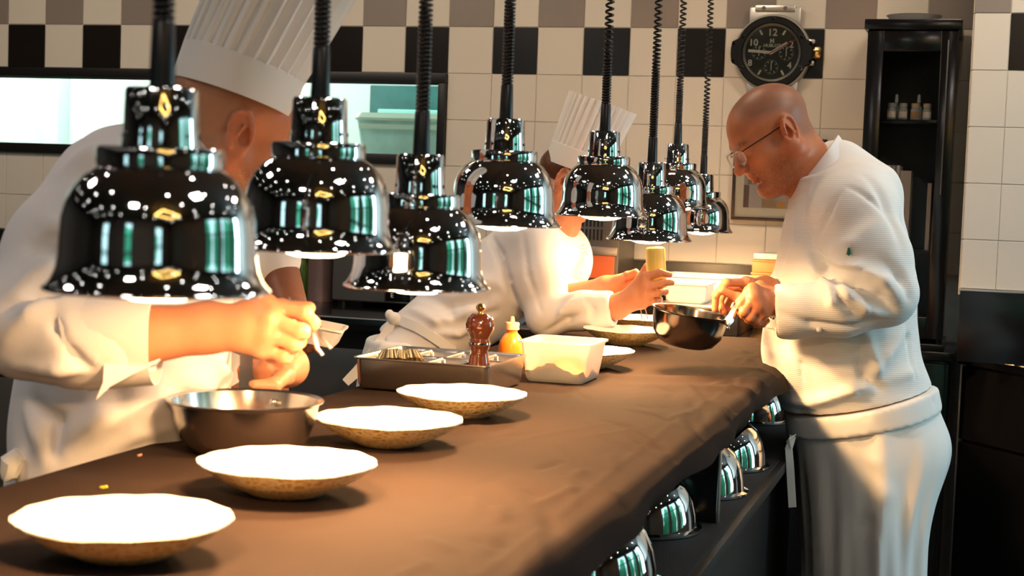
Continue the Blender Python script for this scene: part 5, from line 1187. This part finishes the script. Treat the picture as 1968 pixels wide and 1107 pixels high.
def sil_loft(clay, rows, d, bw, ax=None, k=.02, folds=None, pad=0.0):
    A_, B_ = P((rows[0][1]+rows[0][2])/2, rows[0][0], d), P((rows[-1][1]+rows[-1][2])/2, rows[-1][0], d); z = nrm(B_-A_); L = np.linalg.norm(B_-A_); x = nrm(CR-z*(CR@z)); sc = []
    for i, (y, xl, xr) in enumerate(rows):
        c_ = P((xl+xr)/2, y, d); sc.append((((c_-A_)@z)/L, (c_-A_)@x, 0, (xr-xl)/2*d/FPX+pad, bw[i]))
    clay.loft(A_, B_, CR, sc, k, folds)
sil_loft(j1, rows1, 2.45, [.13, .19, .20, .19, .18, .18, .18])
j1.ell(P(290, 335, 2.45), (.12, .15, .075), None, .06); j1.cap(P(345, 320, 2.45), P(250, 350, 2.36), .06, .075, .05)
j1.chain(px((205, 362, 2.28), (130, 480, 2.19), (55, 618, 2.10)), [.078, .078, .066], .03)
j1.chain(px((52, 628, 2.10), (150, 650, 2.085), (225, 650, 2.085), (300, 640, 2.095)), [.070, .064, .056, .052], .025)
j1.chain(px((330, 380, 2.62), (400, 590, 2.74), (480, 630, 2.70)), [.075, .065, .05], .03)
cp = P(268, 640, 2.09); ca = nrm(P(300, 628, 2.09)-P(240, 655, 2.09)); j1.plane(cp, ca, .004, cp-np.array([.05, .12, .12]), cp+np.array([.16, .12, .12]))
j1.cap(P(215, 650, 2.085), P(330, 635, 2.095), .044, .044, .003, 's')
j1.warp(slow_noise(.0025, 16, .4))
folds1 = [(((35, 560), (90, 520), (160, 505), (220, 500)), .016, .012), (((30, 590), (80, 560), (150, 545)), .012, -.012), (((10, 640), (60, 600), (110, 575)), .014, .010), (((60, 470), (100, 480), (140, 500)), .014, -.008), (((90, 420), (120, 450), (170, 480)), .016, .009),
          (((108, 560), (108, 630), (140, 680), (175, 705)), .006, -.008), (((175, 700), (110, 710), (30, 705)), .010, .006), (((120, 330), (180, 300), (240, 290)), .018, .008), (((130, 380), (190, 350), (260, 340)), .014, -.007),
          (((60, 770), (110, 810), (108, 870)), .010, -.008), (((108, 740), (106, 800), (104, 880)), .006, -.004), (((130, 860), (200, 800), (300, 790)), .022, .010), (((140, 800), (220, 770), (260, 740)), .020, -.010), (((200, 870), (260, 830), (330, 820)), .014, .007), (((330, 740), (380, 780), (400, 820)), .018, -.008), (((50, 790), (80, 840), (90, 890)), .015, .007), (((420, 690), (436, 720), (440, 770)), .010, .008)]
jo1 = clay_obj('jacket', j1, M['jacket'], p1, folds=folds1)
# turned-back cuff with a hanging corner
def sheet(root, name, quads, m, th=.003):
    b = MB(); v = []; f = []
    for q in quads:
        a = [np.asarray(e) for e in q]; n_ = nrm(np.cross(a[1]-a[0], a[-1]-a[0]))*th/2; k = len(a); o_ = len(v); v += [e+n_ for e in a]+[e-n_ for e in a]
        f += [tuple(o_+i for i in range(k)), tuple(o_+2*k-1-i for i in range(k))]+[(o_+i, o_+k+i, o_+k+(i+1) % k, o_+(i+1) % k) for i in range(k)]
    b.raw(v, f); return b.build(name, m, root, smooth=False)
def curved_sheet(root, name, rows, m, th=.003):
    """rows of points forming a bent cloth patch"""
    R_, C_ = len(rows), len(rows[0]); v = []; f = []; A_ = np.array(rows)
    nn = np.zeros_like(A_)
    for i in range(R_):
        for j in range(C_):
            du = A_[min(i+1, R_-1), j]-A_[max(i-1, 0), j]; dv = A_[i, min(j+1, C_-1)]-A_[i, max(j-1, 0)]; n_ = np.cross(du, dv); nn[i, j] = n_/(np.linalg.norm(n_)+1e-9)
    for sg in (1, -1):
        for i in range(R_):
            for j in range(C_): v.append(A_[i, j]+sg*nn[i, j]*th/2)
    N_ = R_*C_
    for i in range(R_-1):
        for j in range(C_-1):
            q = (i*C_+j, i*C_+j+1, (i+1)*C_+j+1, (i+1)*C_+j); f += [q, tuple(N_+e for e in q[::-1])]
    for i in range(R_-1):
        for j in (0, C_-1): f.append((i*C_+j, (i+1)*C_+j, N_+(i+1)*C_+j, N_+i*C_+j))
    for j in range(C_-1):
        for i in (0, R_-1): f.append((i*C_+j, i*C_+j+1, N_+i*C_+j+1, N_+i*C_+j))
    b = MB(); b.raw(v, f); return b.build(name, m, root, ang=60)
rows = []
for t in np.linspace(0, 1, 9):      # cuff band wrapped round the forearm
    row = []
    for w in np.linspace(-2.4, 1.9, 22):
        c_ = P(150+155*t, 652-14*t, 2.088); r_ = .066+.004*math.sin(3*w); a_ = nrm(P(300, 628, 2.09)-P(200, 652, 2.09)); e1 = nrm(np.cross(a_, CF)); e2 = np.cross(a_, e1)
        e1 = e1 if e1[2] > 0 else -e1
        off = .020*math.sin(w)*t
        row.append(c_+(e1*math.sin(w)-CF*math.cos(w))*r_*(1-.04*t)+a_*off)
    rows.append(row)
curved_sheet(p1, 'turned_back_cuff', rows, M['jacket'])
curved_sheet(p1, 'cuff_corner', [px((200, 700, 2.03), (198, 735, 2.03), (184, 768, 2.035)), px((235, 702, 2.035), (226, 725, 2.035), (212, 742, 2.035)), px((270, 704, 2.04), (258, 716, 2.04), (246, 722, 2.04)), px((308, 690, 2.05), (304, 694, 2.05), (300, 697, 2.05))], M['jacket'])
# apron wrap at the hip and hat
sk = Clay(.010); sil_loft(sk, [(900, 22, 340), (1100, 14, 318), (1500, 14, 305), (2000, 16, 300)], 2.46, [.175, .175, .175, .175]); clay_obj('apron', sk, M['apron'], p1)
b = MB(); b.tube(px((40, 872, 2.30), (22, 890, 2.30), (16, 912, 2.30), (8, 922, 2.30)), [.012, .018, .014, .006], 8); b.build('apron_knot', M['apron'], p1)
ha = nrm(img(.325, -.945)+CF*.10); toque(p1, Hl+Rl@np.array([-.018, 0, .045])+0*ha, ha, .0975, .112, .058, .29, 30, shear=img(.035, 0))
collar(p1, ((330, 262, 2.47), (375, 318, 2.39), (430, 330, 2.50), (385, 300, 2.56)), ((290, 300, 2.47), (350, 352, 2.37), (430, 372, 2.50), (390, 340, 2.58)), M['jacket'])
# his tweezers
tw = tag(empty('tweezers'), 'steel tweezers with bent tips in the left cook\'s right hand', 'tweezers')
for a in ([(559, 573, 2.16), (575, 594, 2.13), (597, 624, 2.105), (606, 655, 2.09), (610, 670, 2.085), (620, 683, 2.085)], [(559, 573, 2.16), (580, 592, 2.15), (600, 616, 2.13), (614, 640, 2.11), (624, 655, 2.10), (636, 670, 2.10)]):
    b = MB(); b.ribbon(px(*a), [.006, .0075, .008, .0072, .0065, .0052], .0022, CF+.6*CR); b.build('tweezer_arm', M['steel'], tw, ang=60)

# ------------------------------------------------------------------ bent cook in the middle with the yellow bottle
d2 = 4.42
Hb = P(1097, 352, 4.47); fwb = nrm(img(.80, .52)-CF*.15); upb = nrm(img(.36, -.93)); Rb = head_frame(fwb, upb)
h2 = Clay(.0040); sculpt_head(h2, Hb, Rb, .95)
h2.cap(Hb+Rb@np.array([-.03, 0, -.04]), P(1040, 450, 4.50), .054, .062, .03); h2.cap(Hb+Rb@np.array([.01, 0, -.06]), P(1078, 440, 4.50), .045, .05, .03)
hb2 = Clay(.0026)
sculpt_hand(hb2, P(1186, 590, 4.16), [px((1238, 532, 4.108), (1268, 524, 4.098), (1287, 528, 4.122)), px((1243, 551, 4.103), (1272, 544, 4.094), (1291, 543, 4.12)), px((1242, 569, 4.106), (1264, 563, 4.10), (1278, 560, 4.128), (1268, 560, 4.15)), px((1235, 584, 4.115), (1254, 580, 4.112), (1264, 577, 4.135), (1255, 576, 4.15))],
            px((1212, 560, 4.165), (1230, 535, 4.178), (1243, 511, 4.178)), 1.0, P(1105, 599, 4.21), (.030, .032))
hb3 = Clay(.0028)
sculpt_hand(hb3, P(1165, 552, 4.28), [px((1205, 533, 4.25), (1228, 530, 4.22), (1240, 540, 4.20)), px((1206, 542, 4.255), (1230, 542, 4.225), (1240, 552, 4.205)), px((1206, 550, 4.26), (1228, 554, 4.23), (1238, 562, 4.21)), px((1204, 558, 4.265), (1222, 564, 4.24), (1232, 570, 4.225))],
            px((1190, 540, 4.25), (1206, 530, 4.225), (1222, 522, 4.215)), .95, P(1080, 572, 4.36), (.028, .038))
core2 = Clay(.014); core2.chain(px((780, 690, 4.45), (900, 590, 4.45), (1020, 490, 4.47)), [.10, .11, .10], .03)
for dd in (4.36, 4.56): core2.chain([P(775, 690, dd), np.array([*P(790, 700, dd)[:2], .5]), np.array([*P(770, 700, dd)[:2], .05])], [.085, .06, .045], .03); q = np.array([*P(770, 700, dd)[:2], .035]); core2.cap(q, q+CR*.14, .04, .03, .02)
core2.chain(px((1015, 475, 4.34), (1052, 598, 4.26), (1105, 602, 4.20)), [.045, .034, .030], .02); core2.chain(px((1040, 470, 4.60), (1060, 570, 4.42), (1080, 572, 4.36)), [.05, .045, .038], .02)
tb2 = SKIN*np.array([1.05, 1.02, 1.0])
me = body_obj('person', [h2, hb2, hb3, core2], [head_tint(Hb, Rb, tb2, stubble=.3, s=.95), skin_tint(tb2), skin_tint(tb2), skin_tint(tb2)])
p2 = tag(link('person', me, M['skin']), 'cook in the middle bent far over the pass, squeezing the yellow bottle', 'person')
j2 = Clay(.0068)
A_, B_ = P(778, 690, d2), P(1065, 462, d2)
j2.loft(A_, B_, img(.62, .78), [(0, 0, 0, .112, .165), (.3, .0, 0, .118, .165), (.65, 0, 0, .132, .18), (.9, -.005, 0, .118, .18), (1.0, -.01, 0, .10, .15)], .02)
j2.ell(P(1086, 500, 4.60), (.083, .06, .105), None, .05); j2.ell(P(1030, 470, 4.50), (.10, .13, .085), None, .05)
j2.ell(P(1082, 478, 4.52), (.07, .05, .045), None, .04)
j2.chain(px((1022, 470, 4.31), (1035, 540, 4.275), (1052, 602, 4.24)), [.083, .073, .058], .03)
j2.chain(px((1054, 606, 4.24), (1120, 598, 4.195), (1190, 592, 4.16)), [.058, .050, .046], .025)
j2.chain(px((1050, 480, 4.60), (1062, 565, 4.43), (1100, 566, 4.38)), [.07, .055, .042], .03)
cp = P(1179, 594, 4.165); ca = nrm(P(1190, 590, 4.16)-P(1150, 596, 4.18)); j2.plane(cp, ca, .003, cp-np.array([.02, .1, .1]), cp+np.array([.1, .1, .1])); j2.cap(P(1150, 595, 4.18), P(1210, 590, 4.15), .037, .037, .003, 's')
j2.warp(slow_noise(.0025, 18, .9))
folds2 = [(((938, 445), (960, 490), (975, 540), (995, 600)), .010, -.012), (((1005, 450), (1015, 530), (1040, 600)), .006, -.005), (((800, 560), (860, 590), (930, 580)), .018, -.009), (((780, 590), (840, 620), (900, 600), (950, 580)), .016, .010), (((820, 635), (870, 610), (950, 600)), .012, -.010), (((815, 640), (880, 640), (940, 618)), .012, .008),
          (((850, 520), (900, 540), (960, 545)), .020, .007), (((1050, 640), (1090, 615), (1120, 600)), .010, -.008), (((1060, 628), (1080, 600), (1100, 575)), .010, .008), (((1128, 575), (1140, 595), (1138, 615)), .007, -.006), (((790, 545), (770, 580), (765, 610)), .014, .007)]
jo2 = clay_obj('jacket', j2, M['jacket'], p2, folds=folds2)
a2 = Clay(.008); A_, B_ = P(778, 650, d2), np.array([*P(770, 700, d2)[:2], .35])
def fold2(th, t): return np.clip(t*2, 0, 1)*(.03*np.sin(8*th+1)+.02*np.sin(15*th))
a2.loft(A_, B_, CR, [(0, .0, 0, .105, .172), (.12, -.005, 0, .118, .178), (.4, -.01, 0, .125, .18), (1, -.01, 0, .12, .18)], .02, fold2)
wn = nrm(np.cross(P(860, 664, 4.3)-P(742, 606, 4.3), CF)); wn = wn if wn[2] > 0 else -wn; a2.plane(P(742, 600, 4.3), wn, .004)
clay_obj('apron', a2, M['apron'], p2, folds=[(((752, 620), (735, 660), (720, 700)), .012, .008), (((765, 625), (760, 660), (752, 700)), .010, -.008), (((770, 620), (800, 650), (830, 680)), .012, .008)])
def hug(o, pts, back=.003):
    V = np.empty(len(o.data.vertices)*3, np.float32); o.data.vertices.foreach_get('co', V); V = V.reshape(-1, 3).astype(float); X, Y, Dp = to_px(V); out = []
    for (x, y) in pts:
        mk = (np.abs(X-x) < 10) & (np.abs(Y-y) < 10); d = Dp[mk].min() if mk.any() else (out and np.nan); out.append((x, y, d))
    ds = [e[2] for e in out if e[2] == e[2] and e[2] is not None and e[2] != []]; f0 = ds[0] if ds else 4.3; res = []
    for e in out: f0 = e[2] if (e[2] == e[2] and not isinstance(e[2], list)) else f0; res.append(P(e[0], e[1], f0-back))
    return res
wbp = hug(jo2, [(748, 606), (775, 618), (800, 628), (825, 643), (850, 660), (872, 674)]); b = MB(); b.ribbon(wbp, [.020, .026, .026, .026, .026, .024], .005, wn); b.build('apron_band', M['apron'], p2)
b = MB(); k0 = hug(jo2, [(757, 612)], .012)[0]; b.sphere(k0, (.020, .016, .018), 14, 9); b.sphere(k0+img(-.012, -.010), (.013, .012, .015), 12, 8); b.sphere(k0+img(.012, .010), (.016, .012, .011), 12, 8); b.build('apron_knot', M['apron'], p2)
tl = [k0+img(-.002, .008), k0+img(-.03, .055), k0+img(-.065, .105), k0+img(-.10, .145), k0+img(-.135, .178)]; b = MB(); b.ribbon(tl, [.018, .030, .032, .030, .024], .003, img(.75, .66)); b.build('apron_tie', M['apron'], p2)
# stitched name lines on the chest, too small to read
M['thread'] = mat('thread', (0.30, 0.24, 0.22), .8)
for k, (x0_, x1_, y_) in enumerate(((1117, 1124, 471), (1118, 1128, 477), (1119, 1127, 483), (1120, 1131, 488))):
    pts_ = hug(jo2, [(x0_+(x1_-x0_)*i/6, y_+(1.2 if i % 2 else -1.0)) for i in range(7)], .002); b = MB(); b.tube(pts_, .0009, 5); b.build('stitched_line', M['thread'], p2)
hab = nrm(img(.335, -.94)-CF*.05); toque(p2, Hb+Rb@np.array([-.012, 0, .040]), hab, .089, .100, .056, .205, 30, .6, shear=img(.012, .0))
hr2 = Clay(.0045); hr2.ell(Hb+Rb@np.array([-.022, 0, .030]), np.array([.086, .078, .072]), Rb, .01); hr2.cap(Hb+Rb@np.array([-.066, 0, .005]), Hb+Rb@np.array([-.070, 0, -.045]), .036, .025, .03); hr2.plane(Hb+Rb@np.array([0, 0, .058]), Rb@np.array([0, 0, 1.0]), .003)
hr2.plane(Hb+Rb@np.array([.045, 0, 0]), Rb@np.array([1.0, 0, -.3]), .003)
clay_obj('hair', hr2, mat('hair_brown', (0.10, 0.035, 0.012), .45, noise=(60, .4), bump=(120, .4)), p2)
collar(p2, ((1030, 400, 4.47), (1065, 440, 4.43), (1098, 438, 4.50), (1070, 415, 4.55)), ((1012, 425, 4.47), (1060, 465, 4.42), (1104, 455, 4.50), (1075, 430, 4.57)), M['jacket'])
# yellow bottle held upside down
yb = tag(empty('yellow_bottle'), 'yellow squeeze bottle held upside down under the heat lamp', 'squeeze bottle'); c0 = P(1259, 474, 4.142); za = nrm(img(-.05, -1)); ya = nrm(np.cross(za, CR)); xa_ = np.cross(ya, za); Mb_ = frame_mat(Vector(xa_), Vector(ya), Vector(za)); yb.matrix_world = Matrix.Translation(Vector(c0)) @ Mb_
M['yellow_sauce'] = mat('yellow_sauce', (0.88, 0.66, 0.16), .3, sss=.25)
b = MB(); b.lathe([(.0005, -.002), (.019, -.001), (.0245, -.004), (.0262, -.010), (.0262, -.105), (.022, -.122), (.012, -.132), (.011, -.137)], 36); b.build('bottle_body', M['yellow_sauce'], yb)
b = MB(); b.lathe([(.0005, -.136), (.0145, -.136), (.0145, -.150), (.005, -.152), (.0028, -.176), (.0005, -.177)], 24); b.build('bottle_cap', M['cap_orange'], yb)
t2 = tag(empty('tweezers'), 'thin steel tweezers pointing down at the farthest plate', 'tweezers')
for a in ([(1226, 556, 4.215), (1230, 585, 4.20), (1234, 613, 4.19)], [(1228, 556, 4.215), (1238, 585, 4.20), (1245, 613, 4.19)]): b = MB(); b.tube(px(*a), .0016, 6); b.build('tweezer_arm', M['steel'], t2)

# ------------------------------------------------------------------ cook half hidden behind the left cook
d4 = 3.15
H4 = P(463, 114, d4); R4 = head_frame(nrm(CR*.55+CF*.80+UPZ*-.2), UPZ)
h4 = Clay(.0045); sculpt_head(h4, H4, R4, 1.0); h4.cap(H4+R4@np.array([-.02, 0, -.04]), P(460, 230, d4), .055, .065, .03)
h4.ell(P(372, 92, 3.12), (.013, .014, .028), None, .012); h4.ell(P(385, 100, 3.14), (.02, .02, .03), None, .02)
a4 = Clay(.0034); sculpt_hand(a4, P(572, 632, 3.02), [px((585, 650, 3.00), (600, 664, 2.98), (612, 660, 3.0)), px((580, 656, 3.0), (594, 668, 2.98), (606, 664, 3.0)), px((576, 660, 3.0), (588, 671, 2.985), (600, 668, 3.0)), px((572, 662, 3.01), (582, 672, 2.99), (592, 670, 3.0))], px((582, 625, 3.04), (600, 628, 3.06), (614, 632, 3.06)), 1.0, P(533, 520, 3.10), (.030, .043))
core4 = Clay(.014); core4.loft(P(440, 250, d4), P(440, 800, d4), CR, [(0, 0, 0, .10, .12), (.5, 0, 0, .12, .13), (1, 0, 0, .12, .12)]); core4.chain(px((500, 290, 3.12), (520, 430, 3.12), (533, 520, 3.10)), [.05, .045, .042], .02)
for dd in (3.07, 3.23): core4.chain([P(440, 800, dd), np.array([*P(440, 900, dd)[:2], .45]), np.array([*P(440, 900, dd)[:2], .05])], [.09, .06, .045], .03); q = np.array([*P(440, 900, dd)[:2], .035]); core4.cap(q, q+CR*.12, .04, .03, .02)
tb4 = np.array([0.23, 0.095, 0.055]); tb4_lit = SKIN*np.array([1.0, .7, .65])  # head and ear pinker than the brown arm: warm light painted into the skin
me = body_obj('person', [h4, a4, core4], [skin_tint(tb4_lit), skin_tint(tb4), skin_tint(tb4)])
p4 = tag(link('person', me, M['skin']), 'cook mostly hidden behind the left cook, only ear, hat edge and brown forearm showing', 'person')
j4 = Clay(.009); sil_loft(j4, [(235, 410, 520), (290, 375, 540), (420, 370, 545), (600, 372, 520), (800, 372, 520)], d4, [.09, .15, .16, .15, .15]); j4.chain(px((500, 290, 3.12), (518, 420, 3.12), (527, 498, 3.10)), [.075, .062, .054], .03)
clay_obj('jacket', j4, M['jacket'], p4); s4 = Clay(.012); sil_loft(s4, [(780, 370, 522), (1200, 366, 526), (1600, 370, 522)], d4, [.155, .16, .16]); clay_obj('apron', s4, M['apron'], p4)
toque(p4, H4+R4@np.array([-.01, 0, .045]), nrm(UPZ+CR*.12), .090, .104, .056, .24, 30)
ct = tag(empty('takeaway_container', P(612, 640, 3.0)), 'white takeaway container in the hidden cook\'s hand above the worktop', 'container'); ct.rotation_euler = (0.0, 0.16, YAW)
b = MB(); ringloft(b, [(.036, .050, .010, -.018), (.038, .052, .010, -.014), (.046, .060, .012, .014), (.050, .064, .014, .015), (.050, .064, .014, .019), (.045, .059, .011, .018), (.036, .050, .009, -.012)], True, True); b.build('container_body', M['plastic_white'], ct)
